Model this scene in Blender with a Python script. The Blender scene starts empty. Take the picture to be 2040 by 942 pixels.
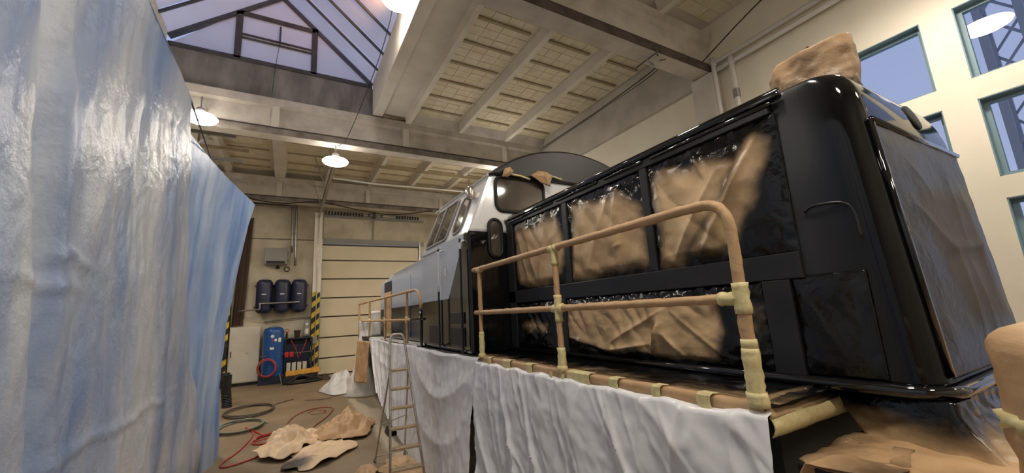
import bpy, bmesh, math, random
from mathutils import Vector, Matrix, noise
random.seed(7)
PI = math.pi
sc = bpy.context.scene
COL = sc.collection

# ------------------------------------------------------------------ camera, sky, exposure
def make_camera():
    yaw, pitch, roll = [math.radians(a) for a in (29.666, 10.588, -3.153)]
    f = Vector((math.sin(yaw)*math.cos(pitch), math.cos(yaw)*math.cos(pitch), math.sin(pitch)))
    r = Vector((math.cos(yaw), -math.sin(yaw), 0)); u = r.cross(f)
    X = r*math.cos(roll) + u*math.sin(roll); Y = -r*math.sin(roll) + u*math.cos(roll)
    cam = bpy.data.cameras.new('camera'); o = bpy.data.objects.new('camera', cam); COL.objects.link(o)
    cam.sensor_width = 36.0; cam.lens = 790.4/2040*36; cam.clip_start = .02; cam.clip_end = 400
    o.matrix_world = Matrix(((X.x, Y.x, -f.x, 0), (X.y, Y.y, -f.y, 0), (X.z, Y.z, -f.z, 2.0), (0, 0, 0, 1)))
    sc.camera = o
make_camera()
sc.view_settings.view_transform = 'Standard'; sc.view_settings.look = 'None'
sc.view_settings.gamma = 1; sc.view_settings.use_curve_mapping = False
sc.view_settings.exposure = 0.0
LAMP_COL = (1.0, .91, .79)
LAMP_POWER = 115.0
SKY_STRENGTH = 1.25

def lin(c):
    out = []
    for v in c[:3]:
        v /= 255.0
        out.append(v/12.92 if v <= .04045 else ((v+.055)/1.055)**2.4)
    return tuple(out)+(1,)

w = bpy.data.worlds.new('dusk_sky'); sc.world = w; w.use_nodes = True
nt = w.node_tree; nt.nodes.clear()
wo = nt.nodes.new('ShaderNodeOutputWorld'); bg = nt.nodes.new('ShaderNodeBackground')
tc = nt.nodes.new('ShaderNodeTexCoord'); sx = nt.nodes.new('ShaderNodeSeparateXYZ'); cr = nt.nodes.new('ShaderNodeValToRGB')
nt.links.new(tc.outputs['Generated'], sx.inputs[0]); nt.links.new(sx.outputs['Z'], cr.inputs[0])
cr.color_ramp.elements[0].position = 0.0; cr.color_ramp.elements[0].color = lin((166, 174, 206))
cr.color_ramp.elements[1].position = .9; cr.color_ramp.elements[1].color = lin((136, 152, 198))
nt.links.new(cr.outputs[0], bg.inputs[0]); bg.inputs[1].default_value = SKY_STRENGTH
nt.links.new(bg.outputs[0], wo.inputs[0])

# ------------------------------------------------------------------ materials
def newmat(name):
    m = bpy.data.materials.new(name); m.use_nodes = True
    return m, m.node_tree, m.node_tree.nodes['Principled BSDF']
def N(t, kind, **kw):
    n = t.nodes.new(kind)
    for k, v in kw.items():
        if k in n.inputs: n.inputs[k].default_value = v
        else: setattr(n, k, v)
    return n
def noise_node(t, scale, detail=4, rough=.55, stretch=None, dist=0):
    c = N(t, 'ShaderNodeTexCoord'); n = N(t, 'ShaderNodeTexNoise', Scale=scale, Detail=detail, Roughness=rough, Distortion=dist)
    if stretch:
        mp = N(t, 'ShaderNodeMapping'); mp.inputs['Scale'].default_value = stretch
        g = N(t, 'ShaderNodeNewGeometry'); t.links.new(g.outputs['Position'], mp.inputs[0]); t.links.new(mp.outputs[0], n.inputs['Vector'])
    else:
        g = N(t, 'ShaderNodeNewGeometry'); t.links.new(g.outputs['Position'], n.inputs['Vector'])
    return n
def ramp(t, src, p0, p1, c0=(0, 0, 0, 1), c1=(1, 1, 1, 1)):
    r = N(t, 'ShaderNodeValToRGB'); r.color_ramp.elements[0].position = p0; r.color_ramp.elements[1].position = p1
    r.color_ramp.elements[0].color = c0; r.color_ramp.elements[1].color = c1
    t.links.new(src, r.inputs[0]); return r
def mixc(t, fac, a, b):
    m = N(t, 'ShaderNodeMix', data_type='RGBA')
    for sock, v in ((m.inputs[0], fac), (m.inputs[6], a), (m.inputs[7], b)):
        if hasattr(v, 'is_linked'): t.links.new(v, sock)
        else: sock.default_value = v
    return m.outputs[2]
def bump(t, b, src, strength, dist=.02):
    n = N(t, 'ShaderNodeBump', Strength=strength, Distance=dist); t.links.new(src, n.inputs['Height']); t.links.new(n.outputs[0], b.inputs['Normal']); return n
def M(name, c, rough=.6, metal=0, spec=.5, coat=0, c2=None, nscale=3, lo=.35, hi=.65, bs=0, bstr=.2, bdist=.01, stretch=None, emit=0):
    m, t, b = newmat(name)
    b.inputs['Base Color'].default_value = lin(c); b.inputs['Roughness'].default_value = rough; b.inputs['Metallic'].default_value = metal
    b.inputs['Specular IOR Level'].default_value = spec; b.inputs['Coat Weight'].default_value = coat; b.inputs['Coat Roughness'].default_value = .05
    if c2:
        n = noise_node(t, nscale, stretch=stretch); r = ramp(t, n.outputs[0], lo, hi, lin(c), lin(c2)); t.links.new(r.outputs[0], b.inputs['Base Color'])
    if bs:
        n2 = noise_node(t, bs, detail=5); bump(t, b, n2.outputs[0], bstr, bdist)
    if emit:
        b.inputs['Emission Color'].default_value = LAMP_COL+(1,); b.inputs['Emission Strength'].default_value = emit
    return m
MAT = {}
MAT['concrete'] = M('painted_concrete', (212, 206, 194), .85, c2=(196, 189, 177), nscale=1.2, bs=14, bstr=.25)
MAT['beam'] = M('beam_concrete', (194, 187, 176), .85, c2=(160, 153, 143), nscale=2.2, lo=.4, hi=.75, bs=10, bstr=.4)
MAT['flange'] = M('dirty_flange_concrete', (136, 128, 118), .85, c2=(96, 88, 80), nscale=3.0, bs=16, bstr=.5)
MAT['flange_dark'] = M('dark_brown_flange', (92, 80, 72), .8, c2=(66, 56, 50), nscale=4, bs=20, bstr=.5)  # darker brown for the flange edge of one beam
MAT['upstand'] = M('bare_grey_concrete', (146, 142, 138), .9, c2=(98, 94, 90), nscale=2.4, lo=.35, hi=.7, bs=9, bstr=.5, stretch=(1, 1, .35))
MAT['tile'] = M('ceiling_tile', (214, 204, 180), .9, c2=(204, 192, 166), nscale=5)
MAT['batten'] = M('ceiling_batten', (166, 152, 124), .85, c2=(152, 138, 112), nscale=6)
MAT['wall'] = M('cream_wall', (238, 230, 212), .75, c2=(226, 217, 198), nscale=.9, bs=20, bstr=.06)
MAT['wall_grey'] = M('grey_wall', (196, 190, 180), .8, c2=(172, 166, 156), nscale=1.3, bs=14, bstr=.15)
MAT['wall_far'] = M('stained_wall', (202, 192, 170), .8, c2=(168, 157, 135), nscale=1.4, lo=.4, hi=.75, bs=12, bstr=.15)
MAT['door'] = M('door_panel_paint', (212, 200, 172), .5, c2=(204, 191, 162), nscale=1.1)
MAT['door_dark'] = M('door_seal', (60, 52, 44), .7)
MAT['frame_dark'] = M('dark_steel_frame', (64, 62, 64), .55, c2=(80, 78, 78), nscale=4)
MAT['frame_blue'] = M('grey_blue_window_frame', (120, 146, 156), .5)
MAT['steel'] = M('galvanised_steel', (170, 168, 164), .35, metal=.8, c2=(140, 138, 134), nscale=8)
MAT['pipe'] = M('white_pipe', (205, 202, 196), .4)
MAT['black'] = M('black_rubber', (22, 22, 22), .6)
MAT['wire'] = M('dark_cable', (40, 36, 34), .6)
MAT['gloss'] = M('gloss_black_paint', (17, 17, 18), .06, spec=.5, coat=.6)
def hoodpaint():
    m, t, b = newmat('hood_gloss_to_satin_black')
    g = N(t, 'ShaderNodeNewGeometry'); q = N(t, 'ShaderNodeSeparateXYZ'); t.links.new(g.outputs['Position'], q.inputs[0])
    r = N(t, 'ShaderNodeMapRange'); r.inputs['From Min'].default_value = .80; r.inputs['From Max'].default_value = 1.0; t.links.new(q.outputs['Y'], r.inputs['Value'])
    c = mixc(t, r.outputs[0], lin((17, 17, 18)), lin((46, 47, 50))); t.links.new(c, b.inputs['Base Color'])
    k = N(t, 'ShaderNodeMapRange'); k.inputs['To Min'].default_value = .06; k.inputs['To Max'].default_value = .38; b.inputs['Specular IOR Level'].default_value = .35; t.links.new(r.outputs[0], k.inputs['Value']); t.links.new(k.outputs[0], b.inputs['Roughness'])
    return m
MAT['hoodpaint'] = hoodpaint()
MAT['satin'] = M('satin_charcoal_primer', (47, 47, 48), .36, spec=.3, c2=(38, 39, 42), nscale=3)
MAT['rooftop'] = M('roof_anthracite', (33, 31, 30), .45, c2=(27, 26, 25), nscale=3)
MAT['lampshade'] = M('lamp_shade', (150, 148, 145), .45, metal=.5)
MAT['navy'] = M('navy_tank_paint', (36, 40, 68), .35)
MAT['blue'] = M('blue_tank_paint', (34, 84, 150), .35, c2=(28, 74, 136), nscale=5)
MAT['navybox'] = M('dark_blue_steel', (30, 38, 66), .5, c2=(24, 30, 52), nscale=5)
MAT['greybox'] = M('grey_enamel', (140, 138, 134), .5)
MAT['cabinet'] = M('cabinet_paint', (206, 200, 186), .45, c2=(196, 188, 172), nscale=2)
MAT['red'] = M('red_plastic', (190, 40, 34), .4)
MAT['redhose'] = M('red_hose', (176, 62, 52), .5)
MAT['hosetan'] = M('dusty_red_hose', (150, 84, 62), .6)
MAT['hosegreen'] = M('grey_green_hose', (116, 126, 116), .6)
MAT['hosedark'] = M('brown_grey_cable', (84, 74, 64), .6)
MAT['plank'] = M('yellow_plank', (226, 170, 70), .5, c2=(200, 146, 60), nscale=8)
MAT['alu'] = M('dusty_aluminium', (196, 190, 178), .38, metal=.55, c2=(160, 150, 136), nscale=14)
MAT['step'] = M('worn_step', (176, 156, 124), .6, c2=(150, 128, 98), nscale=18)
MAT['brown'] = M('rust_brown', (66, 46, 33), .7)
MAT['white'] = M('white_plastic', (225, 222, 216), .4)
MAT['yellow'] = M('hazard_yellow', (216, 186, 40), .6, c2=(176, 150, 44), nscale=6)
MAT['hblack'] = M('hazard_black', (40, 36, 30), .7)
MAT['tape'] = M('masking_tape', (222, 210, 158), .6, c2=(208, 192, 138), nscale=30, bs=60, bstr=.4, bdist=.004)
MAT['label'] = M('paper_label', (220, 220, 215), .6)
MAT['timber'] = M('pale_timber', (205, 180, 130), .6)
MAT['mast'] = M('hazy_mast_steel', (150, 158, 170), .6)  # grey lightened to put haze into the colour
MAT['under'] = M('underframe_black', (26, 25, 24), .7)
MAT['chrome'] = M('chrome_lamp_body', (200, 190, 180), .2, metal=.9)
MAT['grille'] = M('dark_grille', (44, 48, 54), .5)

def glass_mat(name, tint, refl_rough=.01, trans=.9):
    m, t, b = newmat(name); t.nodes.remove(b); out = t.nodes['Material Output']
    tr = N(t, 'ShaderNodeBsdfTransparent', Color=tint); gl = N(t, 'ShaderNodeBsdfGlossy', Roughness=refl_rough)
    fr = N(t, 'ShaderNodeFresnel', IOR=1.5); mx = N(t, 'ShaderNodeMixShader')
    t.links.new(fr.outputs[0], mx.inputs[0]); t.links.new(tr.outputs[0], mx.inputs[1]); t.links.new(gl.outputs[0], mx.inputs[2]); t.links.new(mx.outputs[0], out.inputs[0])
    return m
MAT['glass'] = glass_mat('window_glass', (.93, .95, .96, 1))
MAT['cabglass'] = glass_mat('cab_glass', (.42, .38, .34, 1))
def pane_mat():
    m, t, b = newmat('milky_skylight_pane'); t.nodes.remove(b); out = t.nodes['Material Output']
    n = noise_node(t, 1.6); r = ramp(t, n.outputs[0], .35, .7, (.97, .96, .98, 1), (.9, .89, .92, 1))
    a = N(t, 'ShaderNodeBsdfTranslucent'); d = N(t, 'ShaderNodeBsdfDiffuse'); d.inputs[0].default_value = (.8, .77, .76, 1); q = N(t, 'ShaderNodeBsdfTransparent')
    t.links.new(r.outputs[0], a.inputs[0]); t.links.new(r.outputs[0], q.inputs[0]); mx = N(t, 'ShaderNodeMixShader', Fac=.62); m2 = N(t, 'ShaderNodeMixShader', Fac=.36)
    t.links.new(a.outputs[0], mx.inputs[1]); t.links.new(q.outputs[0], mx.inputs[2]); t.links.new(mx.outputs[0], m2.inputs[1]); t.links.new(d.outputs[0], m2.inputs[2])
    t.links.new(m2.outputs[0], out.inputs[0]); return m
MAT['pane'] = pane_mat()
def emit_mat(name, strength, col=LAMP_COL):
    m, t, b = newmat(name); t.nodes.remove(b); out = t.nodes['Material Output']
    e = N(t, 'ShaderNodeEmission', Strength=strength); e.inputs[0].default_value = col+(1,); t.links.new(e.outputs[0], out.inputs[0]); return m
MAT['lamp'] = emit_mat('lamp_diffuser', LAMP_POWER)
MAT['refractor'] = emit_mat('lamp_prismatic_shade', 17.0)

def floor_mat():
    m, t, b = newmat('brown_concrete_floor')
    n = noise_node(t, .9, 6, .6); r = ramp(t, n.outputs[0], .3, .72, lin((112, 95, 73)), lin((142, 123, 97)))
    n2 = noise_node(t, 7, 5); r2 = ramp(t, n2.outputs[0], .55, .8, (0, 0, 0, 1), (.35, .35, .35, 1))
    c = mixc(t, r2.outputs[0], r.outputs[0], lin((160, 142, 116)))
    g = N(t, 'ShaderNodeNewGeometry'); s = N(t, 'ShaderNodeSeparateXYZ'); t.links.new(g.outputs['Position'], s.inputs[0])
    n3 = noise_node(t, 2.5); ad = N(t, 'ShaderNodeMath', operation='MULTIPLY_ADD'); ad.inputs[1].default_value = .12
    t.links.new(n3.outputs[0], ad.inputs[0]); t.links.new(s.outputs['X'], ad.inputs[2])
    st = ramp(t, ad.outputs[0], 0, 1); st.color_ramp.elements[0].position = .0
    mr = N(t, 'ShaderNodeMapRange'); mr.inputs['From Min'].default_value = 1.46; mr.inputs['From Max'].default_value = 1.56
    t.links.new(ad.outputs[0], mr.inputs['Value'])
    c2 = mixc(t, mr.outputs[0], c, lin((174, 160, 138)))
    t.links.new(c2, b.inputs['Base Color']); b.inputs['Roughness'].default_value = .6
    n4 = noise_node(t, 22, 6); bump(t, b, n4.outputs[0], .25, .01); return m
MAT['floor'] = floor_mat()

def film_mat(name, ca, cb, scale, stretch, rough, transl, bscale, bstr, lo=.35, hi=.65, spec=.5, tr_col=None):
    m, t, b = newmat(name); out = t.nodes['Material Output']
    n = noise_node(t, scale, 5, .55, stretch, .3); r = ramp(t, n.outputs[0], lo, hi, lin(ca), lin(cb)); t.links.new(r.outputs[0], b.inputs['Base Color'])
    b.inputs['Roughness'].default_value = rough; b.inputs['Specular IOR Level'].default_value = spec
    n2 = noise_node(t, bscale, 6, .6); n3 = noise_node(t, bscale*.35, 3, .5, None, .8)
    ad = N(t, 'ShaderNodeMath', operation='ADD'); t.links.new(n2.outputs[0], ad.inputs[0]); t.links.new(n3.outputs[0], ad.inputs[1])
    bump(t, b, ad.outputs[0], bstr, .02)
    tl = N(t, 'ShaderNodeBsdfTranslucent'); t.links.new(r.outputs[0], tl.inputs[0]); mx = N(t, 'ShaderNodeMixShader', Fac=transl)
    t.links.new(b.outputs[0], mx.inputs[1]); t.links.new(tl.outputs[0], mx.inputs[2]); t.links.new(mx.outputs[0], out.inputs[0]); return m
MAT['tarp'] = film_mat('blue_tarpaulin', (116, 143, 190), (190, 197, 209), 1.1, (1, 1.6, .35), .30, .12, 15, .42, .34, .60)
MAT['tarp2'] = film_mat('clean_blue_tarpaulin', (92, 136, 204), (176, 198, 228), 1.1, (1, 1.6, .4), .4, .2, 10, .25)
MAT['drape'] = film_mat('thin_white_plastic_film', (232, 232, 236), (238, 238, 240), 2, (1, 1, .5), .25, .12, 4, .10)
MAT['sheet_white'] = film_mat('bunched_white_plastic', (214, 212, 208), (228, 226, 222), 3, None, .35, .15, 14, .3)

def spray_mat(name, base, base2, over, rb, ro, bstr=.5, bscale=9, coat=0):
    """masking paper with black overspray: the per-vertex 'spray' attribute says where paint has landed"""
    m, t, b = newmat(name)
    a = N(t, 'ShaderNodeAttribute'); a.attribute_name = 'spray'
    n = noise_node(t, 7, 5, .6); r = ramp(t, n.outputs[0], .3, .7, lin(base), lin(base2))
    n2 = noise_node(t, 5, 5, .6); ad = N(t, 'ShaderNodeMath', operation='MULTIPLY_ADD'); ad.inputs[1].default_value = .55
    t.links.new(n2.outputs[0], ad.inputs[0]); t.links.new(a.outputs['Fac'], ad.inputs[2])
    mr = N(t, 'ShaderNodeMapRange', interpolation_type='SMOOTHSTEP'); mr.inputs['From Min'].default_value = .35; mr.inputs['From Max'].default_value = 1.15; t.links.new(ad.outputs[0], mr.inputs['Value'])
    c = mixc(t, mr.outputs[0], r.outputs[0], lin(over)); t.links.new(c, b.inputs['Base Color'])
    rr = N(t, 'ShaderNodeMapRange'); rr.inputs['To Min'].default_value = rb; rr.inputs['To Max'].default_value = ro
    t.links.new(mr.outputs[0], rr.inputs['Value']); t.links.new(rr.outputs[0], b.inputs['Roughness'])
    b.inputs['Coat Weight'].default_value = coat
    n3 = noise_node(t, bscale, 6, .55, None, .6); bn = bump(t, b, n3.outputs[0], bstr, .02)
    bs_ = N(t, 'ShaderNodeMapRange'); bs_.inputs['To Min'].default_value = bstr*.6; bs_.inputs['To Max'].default_value = bstr*1.8; t.links.new(mr.outputs[0], bs_.inputs['Value']); t.links.new(bs_.outputs[0], bn.inputs['Strength']); return m
MAT['mask'] = spray_mat('oversprayed_kraft_paper', (188, 160, 122), (176, 147, 110), (13, 13, 14), .4, .1, .22)
MAT['endmask'] = spray_mat('grey_dusted_masking_paper', (88, 81, 77), (68, 62, 60), (13, 13, 14), .62, .34, .3)
MAT['kraft'] = spray_mat('kraft_paper', (194, 160, 120), (182, 146, 106), (40, 34, 30), .55, .3, .7, 8)
MAT['kraft_pale'] = spray_mat('pale_kraft_paper', (228, 200, 164), (212, 182, 144), (60, 56, 52), .6, .5, .4, 10)

# ------------------------------------------------------------------ mesh helpers
class MB:
    def __init__(s): s.v = []; s.f = []; s.at = None
    def add(s, vs, fs):
        k = len(s.v); s.v += [Vector(p) for p in vs]; s.f += [tuple(i+k for i in f) for f in fs]; return s
    def box(s, x0, x1, y0, y1, z0, z1):
        return s.add([(x0, y0, z0), (x1, y0, z0), (x1, y1, z0), (x0, y1, z0), (x0, y0, z1), (x1, y0, z1), (x1, y1, z1), (x0, y1, z1)],
                     [(3, 2, 1, 0), (4, 5, 6, 7), (0, 1, 5, 4), (1, 2, 6, 5), (2, 3, 7, 6), (3, 0, 4, 7)])
    def tube(s, pts, r, n=8, cap=True, closed=False, rf=None):
        P = [Vector(p) for p in pts]; m = len(P); k0 = len(s.v); up = None; rings = []
        for i in range(m):
            if closed: d = P[(i+1) % m]-P[i-1]
            else: d = P[min(i+1, m-1)]-P[max(i-1, 0)]
            d.normalize()
            if up is None:
                up = d.orthogonal().normalized()
            up = (up-d*up.dot(d)).normalized(); b = d.cross(up)
            rr = rf(i) if rf else r
            ring = []
            for j in range(n):
                a = 2*PI*j/n; q = rr(j) if callable(rr) else rr
                s.v.append(P[i]+(up*math.cos(a)+b*math.sin(a))*q); ring.append(len(s.v)-1)
            rings.append(ring)
        for i in range(m if closed else m-1):
            A = rings[i]; B = rings[(i+1) % m]
            for j in range(n): s.f.append((A[j], A[(j+1) % n], B[(j+1) % n], B[j]))
        if cap and not closed: s.f.append(tuple(reversed(rings[0]))); s.f.append(tuple(rings[-1]))
        return s
    def lathe(s, prof, c, n=24, axis='z'):
        k = len(s.v); c = Vector(c)
        for (r, h) in prof:
            for j in range(n):
                a = 2*PI*j/n; p = (r*math.cos(a), r*math.sin(a), h)
                if axis == 'y': p = (p[0], h, p[1])
                if axis == 'x': p = (h, p[0], p[1])
                s.v.append(c+Vector(p))
        for i in range(len(prof)-1):
            for j in range(n):
                s.f.append((k+i*n+j, k+i*n+(j+1) % n, k+(i+1)*n+(j+1) % n, k+(i+1)*n+j))
        s.f.append(tuple(k+j for j in reversed(range(n)))); s.f.append(tuple(k+(len(prof)-1)*n+j for j in range(n)))
        return s
    def prism(s, poly, a0, a1, axis='y'):
        n = len(poly)
        def P(p, a): return {'y': (p[0], a, p[1]), 'x': (a, p[0], p[1]), 'z': (p[0], p[1], a)}[axis]
        return s.add([P(p, a0) for p in poly]+[P(p, a1) for p in poly],
                     [tuple(reversed(range(n))), tuple(range(n, 2*n))]+[(i, (i+1) % n, n+(i+1) % n, n+i) for i in range(n)])
    def grid(s, fn, nu, nv):
        k = len(s.v)
        for j in range(nv+1):
            for i in range(nu+1): s.v.append(Vector(fn(i/nu, j/nv)))
        for j in range(nv):
            for i in range(nu):
                a = k+j*(nu+1)+i; s.f.append((a, a+1, a+nu+2, a+nu+1))
        return s

WORLD = {}
def wpos(o): return WORLD.get(o.name, Vector((0, 0, 0))) if o else Vector((0, 0, 0))
def obj(name, mb, mat, parent=None, smooth=False, bevel=0, at=None, spray=None, solid=0, fixn=True, sub=0):
    me = bpy.data.meshes.new(name)
    lo = Vector([min(v[i] for v in mb.v) for i in range(3)]); hi = Vector([max(v[i] for v in mb.v) for i in range(3)])
    c = Vector(at) if at else Vector(((lo.x+hi.x)/2, (lo.y+hi.y)/2, lo.z))
    me.from_pydata([v-c for v in mb.v], [], mb.f)
    if fixn:
        bm = bmesh.new(); bm.from_mesh(me); bmesh.ops.recalc_face_normals(bm, faces=bm.faces)
        bm.to_mesh(me); bm.free()
    if spray is not None:
        a = me.attributes.new('spray', 'FLOAT', 'POINT'); a.data.foreach_set('value', spray)
    me.materials.append(MAT[mat] if isinstance(mat, str) else mat)
    if smooth: me.polygons.foreach_set('use_smooth', [True]*len(me.polygons))
    o = bpy.data.objects.new(name, me); COL.objects.link(o)
    if parent: o.parent = parent
    o.location = c-wpos(parent); WORLD[o.name] = c
    if bevel:
        b = o.modifiers.new('bevel', 'BEVEL'); b.width = bevel; b.segments = 2; b.limit_method = 'ANGLE'
    if solid:
        b = o.modifiers.new('solid', 'SOLIDIFY'); b.thickness = solid
    if sub:
        b = o.modifiers.new('sub', 'SUBSURF'); b.levels = sub; b.render_levels = sub
    return o
def tag(o, label=None, cat=None, group=None, kind=None):
    if label: o['label'] = label
    if cat: o['category'] = cat
    if group: o['group'] = group
    if kind: o['kind'] = kind
    return o
def empty(name, loc, label=None, cat=None, group=None, kind=None):
    o = bpy.data.objects.new(name, None); COL.objects.link(o); o.location = loc; WORLD[o.name] = Vector(loc); o.empty_display_size = .1
    return tag(o, label, cat, group, kind)
def struct(name, mb, mat, parent=None, **kw):
    o = obj(name, mb, mat, parent, **kw)
    if not parent: o['kind'] = 'structure'
    return o
def B(*a): return MB().box(*a)
def T(*a, **k): return MB().tube(*a, **k)
def smoothpath(P, k=8, closed=False):
    P = [Vector(p) for p in P]; out = []; n = len(P)
    for i in range(n if closed else n-1):
        if closed: p0, p1, p2, p3 = P[i-1], P[i], P[(i+1) % n], P[(i+2) % n]
        else: p0, p1, p2, p3 = P[max(i-1, 0)], P[i], P[i+1], P[min(i+2, n-1)]
        for j in range(k):
            t = j/k; out.append(.5*((2*p1)+(p2-p0)*t+(2*p0-5*p1+4*p2-p3)*t*t+(3*p1-p0-3*p2+p3)*t**3))
    if not closed: out.append(P[-1])
    return out
def nz(x, y, z=0, s=1): return noise.noise(Vector((x*s, y*s, z*s)))
def ridged(x, y, z=0, s=1, o=4): return noise.ridged_multi_fractal(Vector((x*s, y*s, z*s)), 1.0, 2.0, o, 1.0, 2.0)
def fbm(x, y, z=0, s=1, o=4): return noise.fractal(Vector((x*s, y*s, z*s)), 1.0, 2.0, o)
def vor(x, y, z=0, s=1): return noise.voronoi(Vector((x*s, y*s, z*s)))[0][0]
def clamp(x, a=0., b=1.): return max(a, min(b, x))
def lerp(a, b, t): return a+(b-a)*t
def interp(xs, ys, x):
    if x <= xs[0]: return ys[0]
    for i in range(len(xs)-1):
        if x <= xs[i+1]: return lerp(ys[i], ys[i+1], (x-xs[i])/(xs[i+1]-xs[i]))
    return ys[-1]
def segd(px, py, ax, ay, bx, by):
    dx, dy = bx-ax, by-ay; t = clamp(((px-ax)*dx+(py-ay)*dy)/(dx*dx+dy*dy+1e-9)); return math.hypot(px-ax-t*dx, py-ay-t*dy), t
def polysd(px, py, poly):
    d = 9; ins = False; n = len(poly)
    for i in range(n):
        a, b = poly[i], poly[(i+1) % n]; d = min(d, segd(px, py, a[0], a[1], b[0], b[1])[0])
        if (a[1] > py) != (b[1] > py) and px < (b[0]-a[0])*(py-a[1])/(b[1]-a[1])+a[0]: ins = not ins
    return -d if ins else d

# ------------------------------------------------------------------ the shell
XL, XR, YN, YF, ZC = -7.9, 7.1, -4.2, 17.2, 7.38
struct('floor', B(XL, XR+.3, YN, YF+.3, -.2, 0), 'floor')
struct('wall_left', B(XL-.2, XL, YN, YF+.3, 0, ZC+.2), 'wall_grey')
struct('wall_near', B(XL, XR, YN-.2, YN, 0, ZC+.2), 'wall_grey')
# right wall with its window grid
WCOL = [(-2.47, -1.5), (-1.2, -.23), (.07, 1.045), (1.345, 2.31)]
WROW = [(.74, 1.71), (1.98, 2.96), (3.215, 4.185), (4.455, 5.42)]
wm = MB(); X0, X1 = XR, XR+.28
edges = [YN]+[e for c in WCOL for e in c]+[YF+.2]
for i in range(0, len(edges), 2): wm.box(X0, X1, edges[i], edges[i+1], 0, ZC+.2)
zed = [0]+[e for r in WROW for e in r]+[ZC+.2]
for (a, b) in WCOL:
    for i in range(0, len(zed), 2): wm.box(X0, X1, a, b, zed[i], zed[i+1])
struct('wall_right', wm, 'wall')
k = 1
for (a, b) in WCOL:
    for (c, d) in WROW:
        f = MB(); t = .055; xa, xb = XR+.13, XR+.21
        f.box(xa, xb, a, a+t, c, d).box(xa, xb, b-t, b, c, d).box(xa, xb, a+t, b-t, c, c+t).box(xa, xb, a+t, b-t, d-t, d)
        wnd = struct('window_%d' % k, f, 'frame_blue', at=(XR+.17, (a+b)/2, c)); k += 1
        obj('pane', B(XR+.165, XR+.175, a+t, b-t, c+t, d-t), 'glass', wnd)
        rv = MB(); e = .012
        rv.box(XR+.004, XR+.13, a, a+e, c, d).box(XR+.004, XR+.13, b-e, b, c, d).box(XR+.004, XR+.13, a, b, c, c+e).box(XR+.004, XR+.13, a, b, d-e, d)
        obj('window_lining', rv, 'frame_blue', wnd)
# upper edge beam on the right wall, far bays; columns
struct('trim_1', B(XR-.10, XR, 4.4, 10.0, 6.2, ZC), 'wall_grey')
struct('trim_2', B(XR-.10, XR, 10.33, 15.85, 6.2, ZC), 'wall_grey')
struct('trim_3', B(XR-.28, XR, 4.02, 4.45, 0, 6.25), 'wall_grey', bevel=.01)
struct('trim_4', B(XR-.28, XR, 9.95, 10.38, 0, 6.25), 'wall_grey', bevel=.01)
struct('trim_5', B(XR-.28, XR, 15.8, 16.23, 0, 6.25), 'wall_grey', bevel=.01)

# main beams: I profile across the hall
def beam(y0, idx, dark):
    y1 = y0+.33; ym = (y0+y1)/2
    prof = [(y0, 6.27), (y1, 6.27), (y1, 6.42), (ym+.09, 6.5), (ym+.09, 6.93), (y1, 6.98), (y1, 7.17), (y0, 7.17), (y0, 6.98), (ym-.09, 6.93), (ym-.09, 6.5), (y0, 6.42)]
    m = MB().prism(prof, XL, XR-.02, 'x'); b = struct('trim_%d' % idx, m, 'beam')
    fm = MB().box(XL, XR-.02, y0-.012, y0, 6.275, 6.42)
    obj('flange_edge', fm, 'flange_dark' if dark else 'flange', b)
    obj('flange_shade_strip', MB().box(XL, XR-.02, y0+.004, y0+.06, 6.422, 6.462), 'door_dark', b)  # dark strip standing in for the shade line above the bottom flange
    s0 = None
    for x in (-6.43, -3.43, -.43, 2.59, 5.6):
        if dark and x > 4: continue
        if s0 is None:
            s0 = obj('stiffener', MB().box(x-.075, x+.075, y0+.005, ym, 6.44, 6.97), 'concrete', b); base = x
        else:
            c = s0.copy(); c.location.x += x-base; COL.objects.link(c)
    return b
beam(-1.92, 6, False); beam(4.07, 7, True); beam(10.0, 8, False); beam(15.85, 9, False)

# ceiling: slab with a hole for the skylight, ribs, battens and tiles
SX0, SX1, SY0, SY1 = -2.49, 1.72, 4.4, 10.12
ce = MB()
ce.box(XL, SX0-.25, YN, YF+.2, ZC, ZC+.15).box(SX1+.25, XR+.2, YN, YF+.2, ZC, ZC+.15).box(SX0-.25, SX1+.25, YN, SY0-.1, ZC, ZC+.15).box(SX0-.25, SX1+.25, SY1+.1, YF+.2, ZC, ZC+.15)
ceiling = struct('ceiling', ce, 'concrete')
RIBS = [-6.5, -5.0, -3.5, 2.66, 4.16, 5.66]
def rib(x, y0, y1, wd=.12):
    h = wd/2; return obj('rib', MB().prism([(x-h, 7.13), (x+h, 7.13), (x+h+.04, ZC), (x-h-.04, ZC)], y0, y1, 'y'), 'concrete', ceiling)
for (y0, y1) in ((YN, -1.9), (-1.6, 4.08), (4.39, 10.01), (10.32, 15.86), (16.17, YF)):
    for x in RIBS: rib(x, y0, y1)
    if y0 != 4.39:
        for x in (-1.95, -.43, 1.1): rib(x, y0, y1, .3 if x == -.43 else .12)
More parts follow.
